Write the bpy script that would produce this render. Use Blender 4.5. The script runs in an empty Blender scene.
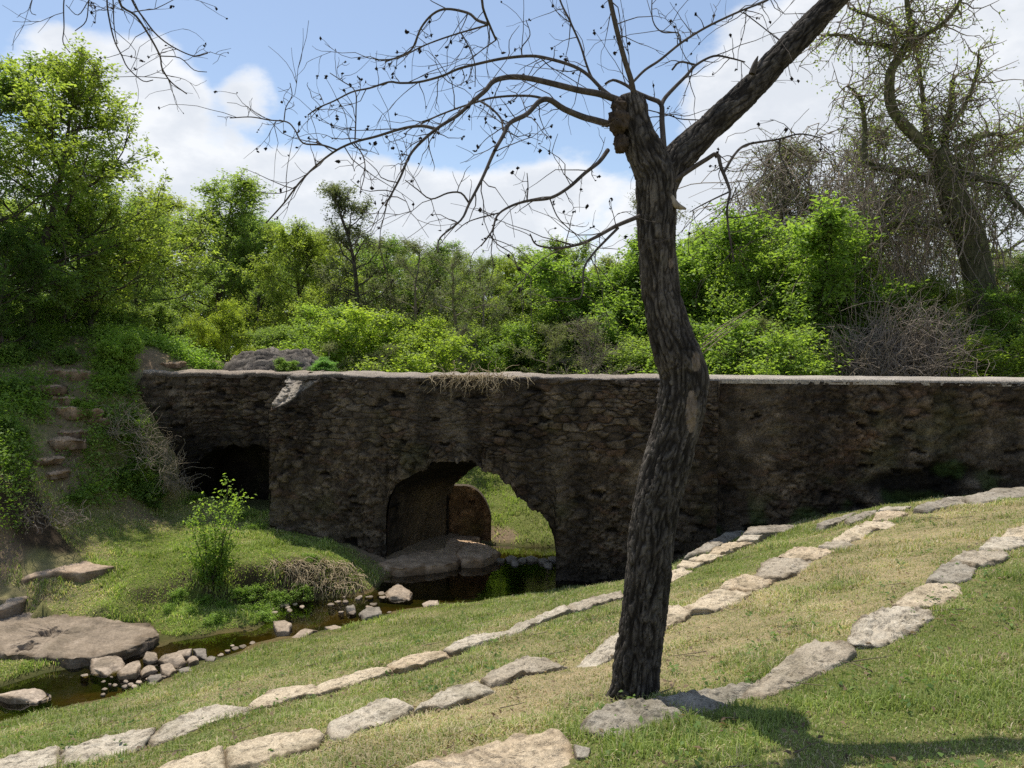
import bpy, math, random
import numpy as np
from mathutils import Vector

C = bpy.context.scene.collection
rs = np.random.RandomState(7)
R = math.radians

# ------------------------------------------------------------------ camera model
F, HOR, EYE = 745.0, 348.0, 4.4
PITCH = math.atan((384 - HOR) / F)
cp, sp = math.cos(PITCH), math.sin(PITCH)

def ray(px, py):
    a, b = (px - 512) / F, (384 - py) / F
    return np.array([a, cp + b * sp, -sp + b * cp])

def W(px, py, Y):                                   # point seen at a pixel, at distance Y
    d = ray(px, py)
    return np.array([0, 0, EYE]) + d * (Y / d[1])

def G(px, py, z):                                   # point seen at a pixel, on level z
    d = ray(px, py)
    return np.array([0, 0, EYE]) + d * ((z - EYE) / d[2])

# ------------------------------------------------------------------ numpy noise
def _hash(ix, iy, iz, seed):
    h = (ix * 374761393 + iy * 668265263 + iz * 2147483647 + seed * 1274126177) & 0xFFFFFFFF
    h = ((h ^ (h >> 13)) * 1274126177) & 0xFFFFFFFF
    h = (h ^ (h >> 16)) & 0xFFFFFFFF
    h = ((h * 2246822519) & 0xFFFFFFFF)
    return ((h ^ (h >> 15)) & 0xFFFFFF) / float(0xFFFFFF)

def vnoise(p, seed=0):
    p = np.asarray(p, float)
    i = np.floor(p).astype(np.int64); f = p - i
    f = f * f * (3 - 2 * f)
    out = 0
    for dx in (0, 1):
        for dy in (0, 1):
            for dz in (0, 1):
                w = (f[..., 0] if dx else 1 - f[..., 0]) * (f[..., 1] if dy else 1 - f[..., 1]) * (f[..., 2] if dz else 1 - f[..., 2])
                out = out + w * _hash(i[..., 0] + dx, i[..., 1] + dy, i[..., 2] + dz, seed)
    return out

def fbm(p, octv=4, seed=0, gain=.5):
    p = np.asarray(p, float); a, s, t = 1.0, 0, 0
    for o in range(octv):
        s = s + a * (vnoise(p * (2.03 ** o) + 17.3 * o, seed + o) - .5); t += a; a *= gain
    return s / t * 2                                  # about -1..1

def P3(x, y, z=None):
    x = np.asarray(x, float); y = np.asarray(y, float)
    z = np.zeros_like(x) if z is None else np.asarray(z, float) + np.zeros_like(x)
    return np.stack([x, y, z], -1)

def voro(u, v, su, sv, seed=0, jit=.85):
    """cell id random, distance to the border, for a jittered, course-like grid"""
    x = u / su; y = v / sv
    x = x + .5 * (np.floor(y).astype(np.int64) % 2)
    ix, iy = np.floor(x).astype(np.int64), np.floor(y).astype(np.int64)
    f1 = np.full(x.shape, 9.); f2 = np.full(x.shape, 9.); idr = np.zeros(x.shape); id2 = np.zeros(x.shape)
    for dx in (-1, 0, 1):
        for dy in (-1, 0, 1):
            cx, cy = ix + dx, iy + dy
            jx = cx + .5 + jit * (_hash(cx, cy, cx * 0, seed) - .5)
            jy = cy + .5 + jit * (_hash(cx, cy, cx * 0 + 5, seed) - .5)
            d = np.sqrt((x - jx) ** 2 + (y - jy) ** 2)
            r1 = _hash(cx, cy, cx * 0 + 9, seed); r2 = _hash(cx, cy, cx * 0 + 12, seed)
            c = d < f1
            f2 = np.where(c, f1, np.minimum(f2, d))
            idr = np.where(c, r1, idr); id2 = np.where(c, r2, id2); f1 = np.where(c, d, f1)
    return idr, id2, f2 - f1

def sstep(a, b, x):
    t = np.clip((x - a) / (b - a), 0, 1); return t * t * (3 - 2 * t)

# ------------------------------------------------------------------ mesh helpers
def make_mesh(name, verts, quads=None, tris=None, mat=None, col=None, uv=None, smooth=True):
    verts = np.asarray(verts, np.float32).reshape(-1, 3)
    me = bpy.data.meshes.new(name)
    q = np.zeros((0, 4), np.int32) if quads is None or len(quads) == 0 else np.asarray(quads, np.int32)
    t = np.zeros((0, 3), np.int32) if tris is None or len(tris) == 0 else np.asarray(tris, np.int32)
    me.vertices.add(len(verts)); me.vertices.foreach_set('co', verts.ravel())
    nl = len(q) * 4 + len(t) * 3
    me.loops.add(nl); me.loops.foreach_set('vertex_index', np.concatenate([q.ravel(), t.ravel()]))
    me.polygons.add(len(q) + len(t))
    st = np.concatenate([np.arange(len(q)) * 4, len(q) * 4 + np.arange(len(t)) * 3]).astype(np.int32)
    me.polygons.foreach_set('loop_start', st)
    if smooth:
        me.polygons.foreach_set('use_smooth', np.ones(len(st), bool))
    if col is not None:
        ca = me.color_attributes.new('Col', 'FLOAT_COLOR', 'POINT')
        col = np.asarray(col, np.float32)
        if col.shape[1] == 3:
            col = np.concatenate([col, np.ones((len(col), 1), np.float32)], 1)
        ca.data.foreach_set('color', col.ravel())
    if uv is not None:
        ul = me.uv_layers.new(name='UVMap')
        li = np.concatenate([q.ravel(), t.ravel()])
        ul.data.foreach_set('uv', np.asarray(uv, np.float32)[li].ravel())
    me.update(calc_edges=True); me.validate()
    if mat: me.materials.append(mat)
    return me

def link(name, me, parent=None, loc=(0, 0, 0)):
    o = bpy.data.objects.new(name, me); C.objects.link(o)
    o.location = loc
    if parent is not None: o.parent = parent
    return o

def tag(o, label=None, cat=None, group=None, kind=None):
    if label: o['label'] = label
    if cat: o['category'] = cat
    if group: o['group'] = group
    if kind: o['kind'] = kind
    return o

def thing(name, label, cat, loc=(0, 0, 0), group=None):
    o = bpy.data.objects.new(name, None); C.objects.link(o)
    o.location = loc; o.empty_display_size = .2
    return tag(o, label, cat, group)

class MB:
    def __init__(s): s.v, s.q, s.t, s.c, s.uv, s.n = [], [], [], [], [], 0
    def add(s, v, q=None, t=None, c=None, uv=None):
        v = np.asarray(v, float).reshape(-1, 3)
        if q is not None and len(q): s.q.append(np.asarray(q, np.int64) + s.n)
        if t is not None and len(t): s.t.append(np.asarray(t, np.int64) + s.n)
        s.v.append(v); s.c.append(np.ones((len(v), 3)) * .5 if c is None else np.broadcast_to(c, (len(v), 3)))
        s.uv.append(np.zeros((len(v), 2)) if uv is None else uv)
        s.n += len(v)
    def mesh(s, name, mat, loc=(0, 0, 0), smooth=True):
        return make_mesh(name, np.concatenate(s.v) - np.asarray(loc), np.concatenate(s.q) if s.q else None,
                         np.concatenate(s.t) if s.t else None, mat, np.concatenate(s.c), np.concatenate(s.uv), smooth)
    def build(s, name, mat, parent=None, loc=(0, 0, 0), smooth=True):
        me = s.mesh(name, mat, loc, smooth)
        return link(name, me, parent, (0, 0, 0) if parent is not None else loc)

def grid_quads(nr, nc, wrap=False):
    r = np.arange(nr - 1)[:, None]; c = np.arange(nc if wrap else nc - 1)[None, :]
    c2 = (c + 1) % nc
    return np.stack([r * nc + c, r * nc + c2, (r + 1) * nc + c2, (r + 1) * nc + c], -1).reshape(-1, 4)

def catmull(pts, step):
    p = np.asarray(pts, float)
    p = np.vstack([2 * p[0] - p[1], p, 2 * p[-1] - p[-2]])
    out = []
    for i in range(1, len(p) - 2):
        n = max(1, int(math.ceil(np.linalg.norm((p[i + 1] - p[i])[:3]) / step)))
        t = np.linspace(0, 1, n, endpoint=False)[:, None]
        a, b, c, d = p[i - 1], p[i], p[i + 1], p[i + 2]
        out.append(.5 * (2 * b + (c - a) * t + (2 * a - 5 * b + 4 * c - d) * t ** 2 + (3 * b - a - 3 * c + d) * t ** 3))
    out.append(p[-2][None])
    return np.vstack(out)

def frames(c):
    t = np.gradient(c, axis=0); t /= np.linalg.norm(t, axis=1)[:, None] + 1e-9
    n = np.zeros_like(t)
    ref = np.array([0, 0, 1.]) if abs(t[0, 2]) < .9 else np.array([0, 1., 0])
    n0 = np.cross(t[0], ref); n0 /= np.linalg.norm(n0)
    for i in range(len(t)):
        n0 = n0 - t[i] * np.dot(n0, t[i]); n0 /= np.linalg.norm(n0) + 1e-9
        n[i] = n0
    return t, n, np.cross(t, n)

def tube(mb, pts, rad, sides=6, col=None, disp=None, cap=False, colf=None):
    pts = np.asarray(pts, float); rad = np.asarray(rad, float)
    t, n, b = frames(pts)
    th = np.linspace(0, 2 * math.pi, sides, endpoint=False)
    s = np.concatenate([[0], np.cumsum(np.linalg.norm(np.diff(pts, axis=0), axis=1))])
    rr = np.repeat(rad[:, None], sides, 1)
    if disp is not None: rr = rr + disp(th[None, :], s[:, None], rad[:, None])
    v = pts[:, None] + rr[..., None] * (np.cos(th)[None, :, None] * n[:, None] + np.sin(th)[None, :, None] * b[:, None])
    if colf is not None: col = colf(th[None, :], s[:, None], rad[:, None]).reshape(-1, 3)
    uv = np.stack([np.repeat((th / (2 * math.pi))[None], len(pts), 0), np.repeat(s[:, None], sides, 1)], -1).reshape(-1, 2)
    q = grid_quads(len(pts), sides, True)
    tr = None
    v = v.reshape(-1, 3)
    if cap and colf is not None: col = np.vstack([col, col[-1:]])
    if cap:
        k = (len(pts) - 1) * sides
        v = np.vstack([v, pts[-1] + t[-1] * rad[-1] * .4]); uv = np.vstack([uv, uv[-1]])
        tr = [(k + i, k + (i + 1) % sides, len(v) - 1) for i in range(sides)]
    mb.add(v, q, tr, col, uv)

# ------------------------------------------------------------------ materials
class NT:
    def __init__(s, name):
        s.m = bpy.data.materials.new(name); s.m.use_nodes = True
        s.t = s.m.node_tree; s.t.nodes.clear()
        s.out = s.n('ShaderNodeOutputMaterial')
    def n(s, kind, **k):
        x = s.t.nodes.new(kind)
        for a, v in k.items(): setattr(x, a, v)
        return x
    def l(s, a, b): s.t.links.new(a, b)
    def attr(s): return s.n('ShaderNodeVertexColor', layer_name='Col').outputs['Color']
    def coord(s, which='Object'): return s.n('ShaderNodeTexCoord').outputs[which]
    def noise(s, scale, detail=4, rough=.6, vec=None, mapping=None):
        x = s.n('ShaderNodeTexNoise'); x.inputs['Scale'].default_value = scale
        x.inputs['Detail'].default_value = detail; x.inputs['Roughness'].default_value = rough
        v = vec or s.coord()
        if mapping:
            mp = s.n('ShaderNodeMapping'); mp.inputs['Scale'].default_value = mapping
            s.l(v, mp.inputs['Vector']); v = mp.outputs[0]
        s.l(v, x.inputs['Vector']); return x.outputs['Fac']
    def ramp(s, fac, stops):
        r = s.n('ShaderNodeValToRGB'); e = r.color_ramp.elements
        while len(e) < len(stops): e.new(.5)
        for k, (p, c) in enumerate(stops):
            e[k].position = p; e[k].color = (*c, 1) if len(c) == 3 else c
        s.l(fac, r.inputs[0]); return r.outputs[0]
    def mix(s, a, b, fac=1., mode='MULTIPLY'):
        m = s.n('ShaderNodeMix', data_type='RGBA', blend_type=mode)
        for src, sock in ((fac, m.inputs[0]), (a, m.inputs[6]), (b, m.inputs[7])):
            if hasattr(src, 'is_linked'): s.l(src, sock)
            elif isinstance(src, tuple): sock.default_value = (*src, 1)
            else: sock.default_value = src
        return m.outputs[2]
    def math(s, op, a, b=0.):
        m = s.n('ShaderNodeMath', operation=op)
        for src, sock in ((a, m.inputs[0]), (b, m.inputs[1])):
            if hasattr(src, 'is_linked'): s.l(src, sock)
            else: sock.default_value = src
        return m.outputs[0]
    def bump(s, h, strength=.5, dist=.02, normal=None):
        b = s.n('ShaderNodeBump'); b.inputs['Strength'].default_value = strength
        b.inputs['Distance'].default_value = dist; s.l(h, b.inputs['Height'])
        if normal: s.l(normal, b.inputs['Normal'])
        return b.outputs[0]
    def pbr(s, col, rough=.9, normal=None, spec=.3):
        p = s.n('ShaderNodeBsdfPrincipled')
        if hasattr(col, 'is_linked'): s.l(col, p.inputs['Base Color'])
        else: p.inputs['Base Color'].default_value = (*col, 1)
        if hasattr(rough, 'is_linked'): s.l(rough, p.inputs['Roughness'])
        else: p.inputs['Roughness'].default_value = rough
        p.inputs['Specular IOR Level'].default_value = spec
        if normal: s.l(normal, p.inputs['Normal'])
        s.l(p.outputs[0], s.out.inputs[0]); return p

def mat_ground():
    m = NT('ground_soil'); a = m.attr()
    f = m.ramp(m.noise(60, 5, .7), [(.3, (.62, .6, .58)), (.75, (1.35, 1.33, 1.25))])
    c = m.mix(a, f); c = m.mix(c, m.ramp(m.noise(9, 4), [(.35, (.78, .8, .78)), (.7, (1.2, 1.17, 1.15))]))
    m.pbr(c, .95, m.bump(m.noise(70, 5, .7), .8, .025), .15); return m.m

def mat_wall():
    m = NT('rubble_masonry'); a = m.attr()
    c = m.mix(a, m.ramp(m.noise(38, 5, .7), [(.32, (.35, .35, .35)), (.68, (1.7, 1.62, 1.55))]))
    c = m.mix(c, m.ramp(m.noise(130, 3, .7), [(.35, (.5, .5, .5)), (.68, (1.5, 1.5, 1.5))]))
    b = m.bump(m.noise(110, 4, .7), .5, .01, m.bump(m.noise(30, 5, .7), .9, .04))
    m.pbr(c, .95, b, .15); return m.m

def mat_limestone():
    m = NT('limestone'); oi = m.n('ShaderNodeObjectInfo')
    base = m.ramp(m.noise(3.5, 6, .65), [(.28, (.46, .39, .30)), (.5, (.62, .54, .43)), (.75, (.74, .67, .56))])
    c = m.mix(base, oi.outputs['Color'])
    st = m.ramp(m.noise(11, 6, .75), [(.36, (.38, .36, .34)), (.47, (.9, .9, .88)), (.7, (1.1, 1.1, 1.1))])
    c = m.mix(c, st, .85)
    c = m.mix(c, m.ramp(m.noise(75, 4, .7), [(.3, (.66, .65, .63)), (.7, (1.25, 1.25, 1.25))]))
    c = m.mix(c, m.attr())
    lay = m.noise(9, 5, .7, mapping=(1, 1, 7))
    b = m.bump(m.noise(55, 5, .75), .7, .02, m.bump(lay, .6, .05))
    m.pbr(c, .92, b, .2); return m.m

def mat_rock():
    m = NT('creek_rock'); oi = m.n('ShaderNodeObjectInfo')
    base = m.ramp(m.noise(4, 6, .65), [(.3, (.24, .20, .155)), (.55, (.40, .335, .265)), (.75, (.54, .465, .385))])
    c = m.mix(base, oi.outputs['Color'])
    c = m.mix(c, m.ramp(m.noise(30, 5, .7), [(.3, (.6, .58, .56)), (.7, (1.25, 1.25, 1.25))]))
    c = m.mix(c, m.attr())
    m.pbr(c, .85, m.bump(m.noise(35, 5, .7), .7, .02), .3); return m.m

def mat_bark(name, dark, light, sc=1.0, attr=False):
    m = NT(name); uv = m.n('ShaderNodeTexCoord').outputs['Object']
    n1 = m.noise(34 * sc, 5, .7, uv, (1, 1, .22))
    c = m.ramp(n1, [(.34, dark), (.66, light)])
    c = m.mix(c, m.ramp(m.noise(6, 3), [(.3, (.75, .75, .75)), (.7, (1.25, 1.22, 1.2))]))
    if attr: c = m.mix(c, m.attr(), 1.)
    m.pbr(c, .95, m.bump(n1, .8, .015), .12); return m.m

def mat_leaf(name, dark, light, trans, tw=.45):
    m = NT(name); a = m.attr(); sep = m.n('ShaderNodeSeparateColor'); m.l(a, sep.inputs[0])
    oi = m.n('ShaderNodeObjectInfo')
    c = m.ramp(sep.outputs[0], [(0, dark), (1, light)])
    c = m.mix(c, oi.outputs['Color'])
    t = m.mix(c, trans, 1.)
    d = m.n('ShaderNodeBsdfPrincipled'); m.l(c, d.inputs['Base Color']); d.inputs['Roughness'].default_value = .55
    d.inputs['Specular IOR Level'].default_value = .25
    tr = m.n('ShaderNodeBsdfTranslucent'); m.l(t, tr.inputs[0])
    mx = m.n('ShaderNodeMixShader'); mx.inputs[0].default_value = tw
    m.l(d.outputs[0], mx.inputs[1]); m.l(tr.outputs[0], mx.inputs[2]); m.l(mx.outputs[0], m.out.inputs[0])
    return m.m

def mat_grass():
    m = NT('grass_blade'); a = m.attr()
    d = m.n('ShaderNodeBsdfPrincipled'); m.l(a, d.inputs['Base Color']); d.inputs['Roughness'].default_value = .6
    d.inputs['Specular IOR Level'].default_value = .2
    tr = m.n('ShaderNodeBsdfTranslucent'); m.l(m.mix(a, (1.25, 1.35, .8)), tr.inputs[0])
    mx = m.n('ShaderNodeMixShader'); mx.inputs[0].default_value = .35
    m.l(d.outputs[0], mx.inputs[1]); m.l(tr.outputs[0], mx.inputs[2]); m.l(mx.outputs[0], m.out.inputs[0])
    return m.m

def mat_water():
    m = NT('creek_water')
    nb = m.bump(m.noise(5, 3, .5), .12, .02)
    g = m.n('ShaderNodeBsdfGlossy'); g.inputs['Roughness'].default_value = .03; m.l(nb, g.inputs['Normal'])
    t = m.n('ShaderNodeBsdfTransparent'); t.inputs[0].default_value = (.52, .5, .26, 1)
    fr = m.n('ShaderNodeFresnel'); fr.inputs[0].default_value = 1.33; m.l(nb, fr.inputs['Normal'])
    f2 = m.math('MINIMUM', m.math('MULTIPLY', fr.outputs[0], 2.3), 1.)
    mx = m.n('ShaderNodeMixShader'); m.l(f2, mx.inputs[0]); m.l(t.outputs[0], mx.inputs[1]); m.l(g.outputs[0], mx.inputs[2])
    m.l(mx.outputs[0], m.out.inputs[0]); return m.m

def mat_flat(name, c, rough=.9):
    m = NT(name); f = m.ramp(m.noise(30, 4), [(.3, tuple(x * .65 for x in c)), (.7, tuple(x * 1.3 for x in c))])
    m.pbr(f, rough, None, .15); return m.m

M_GROUND, M_WALL, M_LIME, M_ROCK, M_GRASS, M_WATER = mat_ground(), mat_wall(), mat_limestone(), mat_rock(), mat_grass(), mat_water()
M_BARK = mat_bark('furrowed_bark', (.05, .044, .038), (.155, .14, .124), attr=True)
M_TWIG = mat_bark('twig_bark', (.06, .05, .042), (.13, .11, .095))
M_TRUNK = mat_bark('far_bark', (.04, .034, .028), (.11, .095, .08), .4)
M_MOSSBARK = mat_bark('mossy_bark', (.05, .05, .028), (.16, .155, .09), .3)
M_GREYWOOD = mat_bark('grey_dead_wood', (.17, .138, .105), (.36, .305, .245), .5)
M_PALEWOOD = mat_bark('pale_dead_stem', (.22, .18, .13), (.42, .36, .27), .6)
M_POD = mat_flat('dark_seed_pod', (.018, .014, .012))
M_STRAW = mat_flat('dry_straw', (.44, .35, .22))
M_LEAF = mat_leaf('spring_leaf', (.12, .165, .04), (.32, .42, .10), (1.45, 1.5, .75), .58)
M_BRIGHT = mat_leaf('bright_leaf', (.13, .20, .04), (.36, .48, .10), (1.4, 1.45, .65), .58)
M_GREYLEAF = mat_leaf('dull_leaf', (.12, .14, .065), (.30, .33, .15), (1.3, 1.4, .8), .45)
M_DARKLEAF = mat_leaf('ivy_leaf', (.055, .095, .02), (.20, .30, .07), (1.4, 1.6, .7), .45)

# ------------------------------------------------------------------ terrain
def rowz(row, px):
    if row == 'A': return 1.35 + .2 * float(np.clip((px - 620) / 246, 0, 1))
    if row == 'B': return 1.9 + .05 * float(np.clip((px - 700) / 190, 0, 1))
    return 2.4

ctrl = []
for w in [(0, 0, 2.75), (3, 0, 2.9), (-3, 0, 2.55), (6, 1.5, 2.9), (6.5, 5, 2.75), (3, 2.4, 2.7), (.8, 2.6, 2.6), (10, 6.5, 2.8), (15, 9, 2.9),
          (14, 0, 3.3), (-6, 1, 2.1), (-9, 4.5, 1.0), (-14, 5, .6), (0, -8, 3.2), (12, -8, 3.6), (-12, -8, 2.6),
          # behind the wall
          (-.6, 22, .8), (.8, 17.6, -.1), (2.5, 17.4, -.45), (1.2, 19.5, .35), (2.2, 22, 1.2), (0, 26, 1.9), (3, 32, 3.1), (-3, 30, 3.0), (-1.8, 19, .3),
          (6, 17.5, -.4), (9, 17, .8), (10, 22, 2.4), (16, 18, 2.8), (20, 28, 3.2), (-6, 20.5, 3.0), (-8.5, 19.5, 3.9), (-10, 24, 4.0), (-16, 24, 4.6), (-12, 34, 3.4),
          (12, 36, 3.2), (30, 40, 3.2), (-30, 40, 4.0), (0, 60, 3.2), (40, 15, 3.2), (-30, 15, 4.5), (-4, 18.3, .4),
          (-15, 11, .2), (-12, 8.5, -.5), (-16, 8, -.5), (-14, 6.5, .1),
          (11, 12.6, 2.1), (14, 12, 2.3)]:
    ctrl.append(w)
rowlines = {'A': [(0, 760), (60, 755), (130, 740), (215, 712), (285, 694), (350, 678), (420, 660), (480, 641), (545, 615), (620, 592), (690, 567), (730, 547), (757, 538)],
            'B': [(190, 765), (280, 745), (370, 715), (460, 690), (530, 664), (600, 650), (670, 615), (718, 600), (785, 568), (820, 550), (855, 532), (885, 519), (900, 508)],
            'C': [(500, 760), (560, 745), (640, 718), (705, 700), (800, 663), (890, 625), (930, 592), (955, 570), (980, 557), (1005, 543), (1030, 528)]}
for r_, pl in rowlines.items():
    for k, (px, py) in enumerate(pl):
        z = rowz(r_, px); p = G(px, py, z)
        a = G(*pl[max(0, k - 1)], z); b = G(*pl[min(len(pl) - 1, k + 1)], z)
        d = b - a; nrm = np.array([d[1], -d[0]]) / math.hypot(d[0], d[1])          # uphill side
        ctrl.append((p[0] + nrm[0] * .22, p[1] + nrm[1] * .22, z - .02))
        if r_ != 'A' or px < 700:
            ctrl.append((p[0] - nrm[0] * .26, p[1] - nrm[1] * .26, z - .12))
for px, py, z in [(0, 722, -.3), (60, 708, -.3), (130, 689, -.3), (200, 662, -.3), (260, 643, -.3), (330, 629, -.3), (420, 605, -.3), (500, 596, -.3), (545, 592, -.3),
                  (30, 706, -.52), (120, 680, -.5), (200, 652, -.45), (300, 615, -.5), (400, 594, -.55), (480, 583, -.7), (520, 578, -.7),
                  (0, 684, -.28), (90, 664, -.28), (160, 648, -.3), (235, 634, -.32), (275, 608, -.33), (350, 600, -.33), (395, 580, -.36),
                  (490, 566, -.6), (540, 564, -.6), (520, 560, -.3),
                  (0, 668, -.2), (60, 662, -.24), (0, 645, -.27), (50, 648, -.3), (100, 606, .05), (190, 612, -.12), (250, 616, -.2), (200, 630, -.22), (40, 602, .16), (0, 598, .2),
                  (150, 595, .03), (200, 582, .2), (250, 571, .3), (300, 564, .3), (345, 561, .2), (150, 604, -.08), (200, 603, -.15), (250, 603, -.28), (300, 602, -.3), (330, 600, -.33),
                  (100, 565, .35), (200, 540, .42), (250, 545, .38), (300, 547, .3), (200, 518, .55), (165, 505, .75), (60, 530, .8), (120, 520, .72), (0, 540, .9),
                  (395, 552, -.05), (440, 545, -.05), (350, 555, .1),
                  (640, 583, -.2), (600, 588, -.15), (560, 584, -.33), (718, 540, .72), (800, 522, 1.15), (900, 503, 1.58), (960, 496, 1.75), (1024, 490, 1.92), (780, 545, 1.3)]:
    p = G(px, py, z); ctrl.append((p[0], p[1], z))
for px, py, Y in [(0, 480, 13.9), (0, 430, 15), (0, 400, 15.9), (30, 450, 15.2), (60, 470, 15.4), (98, 480, 16.1), (60, 430, 16.2), (60, 400, 16.8), (100, 440, 16.5), (95, 400, 17.1), (106, 430, 16.9), (116, 395, 17.4), (60, 372, 17.6), (100, 365, 18.2),
                  (118, 478, 16.6), (-60, 470, 13.4), (-60, 400, 15)]:
    p = W(px, py, Y); ctrl.append(tuple(p))
for px, py, z in [(40, 632, -.34), (100, 632, -.32), (132, 632, -.36), (0, 630, -.3), (20, 622, -.26), (70, 645, -.36), (122, 626, -.28), (60, 618, -.2), (-40, 630, -.3), (-40, 645, -.33), (30, 645, -.36)]:
    p = G(px, py, z); ctrl.append((p[0], p[1], z))
ctrl += [(-9.5, 19, 4.35), (-12, 19, 4.7), (-13, 15.5, 3.6), (-12, 13.6, 1.2)]
CT = np.array(ctrl)
_D = np.linalg.norm(CT[:, None, :2] - CT[None, :, :2], axis=2)
n_ = len(CT)
_A = np.zeros((n_ + 3, n_ + 3)); _A[:n_, :n_] = -_D + np.eye(n_) * .0
_A[:n_, n_] = 1; _A[:n_, n_ + 1:] = CT[:, :2]; _A[n_, :n_] = 1; _A[n_ + 1:, :n_] = CT[:, :2].T
_A[:n_, :n_] -= np.eye(n_) * .006
_w = np.linalg.solve(_A, np.concatenate([CT[:, 2], [0, 0, 0]]))

def Hraw(x, y):
    x = np.asarray(x, float); y = np.asarray(y, float); sh = x.shape
    q = np.stack([x.ravel(), y.ravel()], 1); out = np.empty(len(q))
    for i in range(0, len(q), 20000):
        s = q[i:i + 20000]
        d = np.sqrt(np.sum((s[:, None] - CT[None, :, :2]) ** 2, 2) + 1e-6)
        out[i:i + 20000] = -d @ _w[:n_] + _w[n_] + s @ _w[n_ + 1:]
    uu = (q[:, 0] - 0) * .9746 + (q[:, 1] - 15.2) * -.2239; vv = q[:, 0] * .2239 + (q[:, 1] - 15.2) * .9746
    out = np.where((uu > -8.4) & (uu < -5.3) & (vv > .55) & (vv < 2.05), np.minimum(out, .55), out)
    far = sstep(30, 70, np.hypot(q[:, 0], q[:, 1] - 15))
    out = out * (1 - far) + 3.0 * far
    return out.reshape(sh)

def H(x, y):
    x = np.asarray(x, float); y = np.asarray(y, float)
    return Hraw(x, y) + .03 * fbm(P3(x * 1.7, y * 1.7), 3, 3) + .012 * fbm(P3(x * 9, y * 9), 2, 5)

def onground(px, py, y0=2.0, y1=40):
    d = ray(px, py); Y = np.arange(y0, y1, .05)
    t = Y / d[1]; z = EYE + d[2] * t; x = d[0] * t
    below = z < Hraw(x, Y)
    k = int(np.argmax(below)) if below.any() else len(Y) - 1
    return np.array([x[k], Y[k], float(Hraw(x[k:k + 1], Y[k:k + 1])[0])])

# ground colour zones: (px, py, straw, dirt)
zones = [(100, 720, .35, 0), (300, 670, .4, 0), (450, 625, .3, 0), (560, 595, .3, 0), (200, 700, .5, 0), (20, 745, .15, 0),
         (200, 740, .35, 0), (330, 705, .45, 0), (450, 665, .4, 0), (560, 635, .35, 0), (720, 570, .2, 0), (800, 535, .3, 0), (860, 515, .3, 0),
         (420, 740, .75, 0), (540, 700, .9, .1), (600, 680, .9, .2), (700, 640, .9, .1), (760, 600, .85, .1), (850, 570, .95, .1), (930, 530, .8, .1), (1000, 505, .6, 0), (820, 620, .85, .1),
         (640, 750, .15, 0), (760, 740, .05, 0), (900, 700, .15, 0), (980, 640, .2, 0), (900, 660, .3, 0), (1000, 740, .3, 0), (1010, 590, .15, 0), (850, 750, .35, 0),
         (100, 600, .35, .1), (180, 550, -.15, 0), (150, 570, -.2, 0), (220, 560, -.1, 0), (130, 540, -.15, 0), (40, 560, .3, .1), (100, 530, .3, .2), (40, 525, .2, .9), (0, 545, .3, 1.2), (0, 480, .5, .55), (60, 470, .5, .7), (110, 510, .4, .4), (110, 440, .4, .3), (20, 440, .3, .3), (0, 420, .3, .4),
         (60, 430, .6, .6), (70, 400, .6, .6), (55, 460, .6, .7), (100, 380, .1, .7), (220, 530, .3, .2), (300, 550, .1, .1), (320, 562, .2, .1), (270, 566, .1, .1), (200, 600, -.2, .4), (200, 615, -.3, 0), (120, 605, -.2, 0), (100, 660, .2, .9), (0, 670, 0, 0), (40, 600, .4, .4),
         (300, 590, .2, 1.2), (420, 550, .4, 1.3), (520, 520, -.4, -.3), (500, 490, -.4, -.3), (490, 475, -.4, -.3), (540, 530, -.4, -.3), (505, 535, .4, .8), (540, 545, -.1, .1)]
ZP = np.array([onground(a, b) for a, b, *_ in zones]); ZV = np.array([z[2:] for z in zones], float)

def zone(x, y):
    x = np.asarray(x, float); sh = x.shape
    q = np.stack([x.ravel(), np.asarray(y, float).ravel()], 1); out = np.empty((len(q), 2))
    for i in range(0, len(q), 20000):
        s = q[i:i + 20000]
        d = np.sum((s[:, None] - ZP[None, :, :2]) ** 2, 2) + .05
        w = d ** -1.6; out[i:i + 20000] = (w @ ZV) / w.sum(1)[:, None]
    return out[:, 0].reshape(sh), out[:, 1].reshape(sh)

def axis(lo, a, b, hi, st):
    mid = np.arange(a, b, st); out = [mid]
    s, x, L = st, a, []
    while x > lo: s *= 1.25; x -= s; L.append(x)
    R_, s, x = [], st, mid[-1]
    while x < hi: s *= 1.25; x += s; R_.append(x)
    return np.array(L[::-1] + list(mid) + R_)

GX, GY = axis(-400, -13, 13, 400, .08), axis(-60, 2.0, 19.0, 500, .08)
XX, YY = np.meshgrid(GX, GY)
ZZ = H(XX, YY)
straw, dirt = zone(XX, YY)
straw = np.clip(straw + .45 * fbm(P3(XX * 1.3, YY * 1.3), 4, 21) + .25 * fbm(P3(XX * 7, YY * 7), 3, 29), 0, 1)
dirt = np.clip(dirt + .5 * fbm(P3(XX * 1.1, YY * 1.1), 4, 31), 0, 1)
def mixc(a, b, t): return np.asarray(a) * (1 - t[..., None]) + np.asarray(b) * t[..., None]
gc = mixc((.15, .17, .05), (.40, .32, .19), straw)
gc = mixc(gc, (.25, .185, .125), sstep(.35, .75, dirt))
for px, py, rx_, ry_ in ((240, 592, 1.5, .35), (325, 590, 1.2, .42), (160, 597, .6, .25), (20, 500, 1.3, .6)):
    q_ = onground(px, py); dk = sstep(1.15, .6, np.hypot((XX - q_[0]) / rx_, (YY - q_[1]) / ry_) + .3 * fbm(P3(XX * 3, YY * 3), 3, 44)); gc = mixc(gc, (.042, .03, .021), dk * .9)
bed = sstep(-.2, -.34, ZZ)
gc = mixc(gc, (.085, .065, .028), bed)
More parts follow.
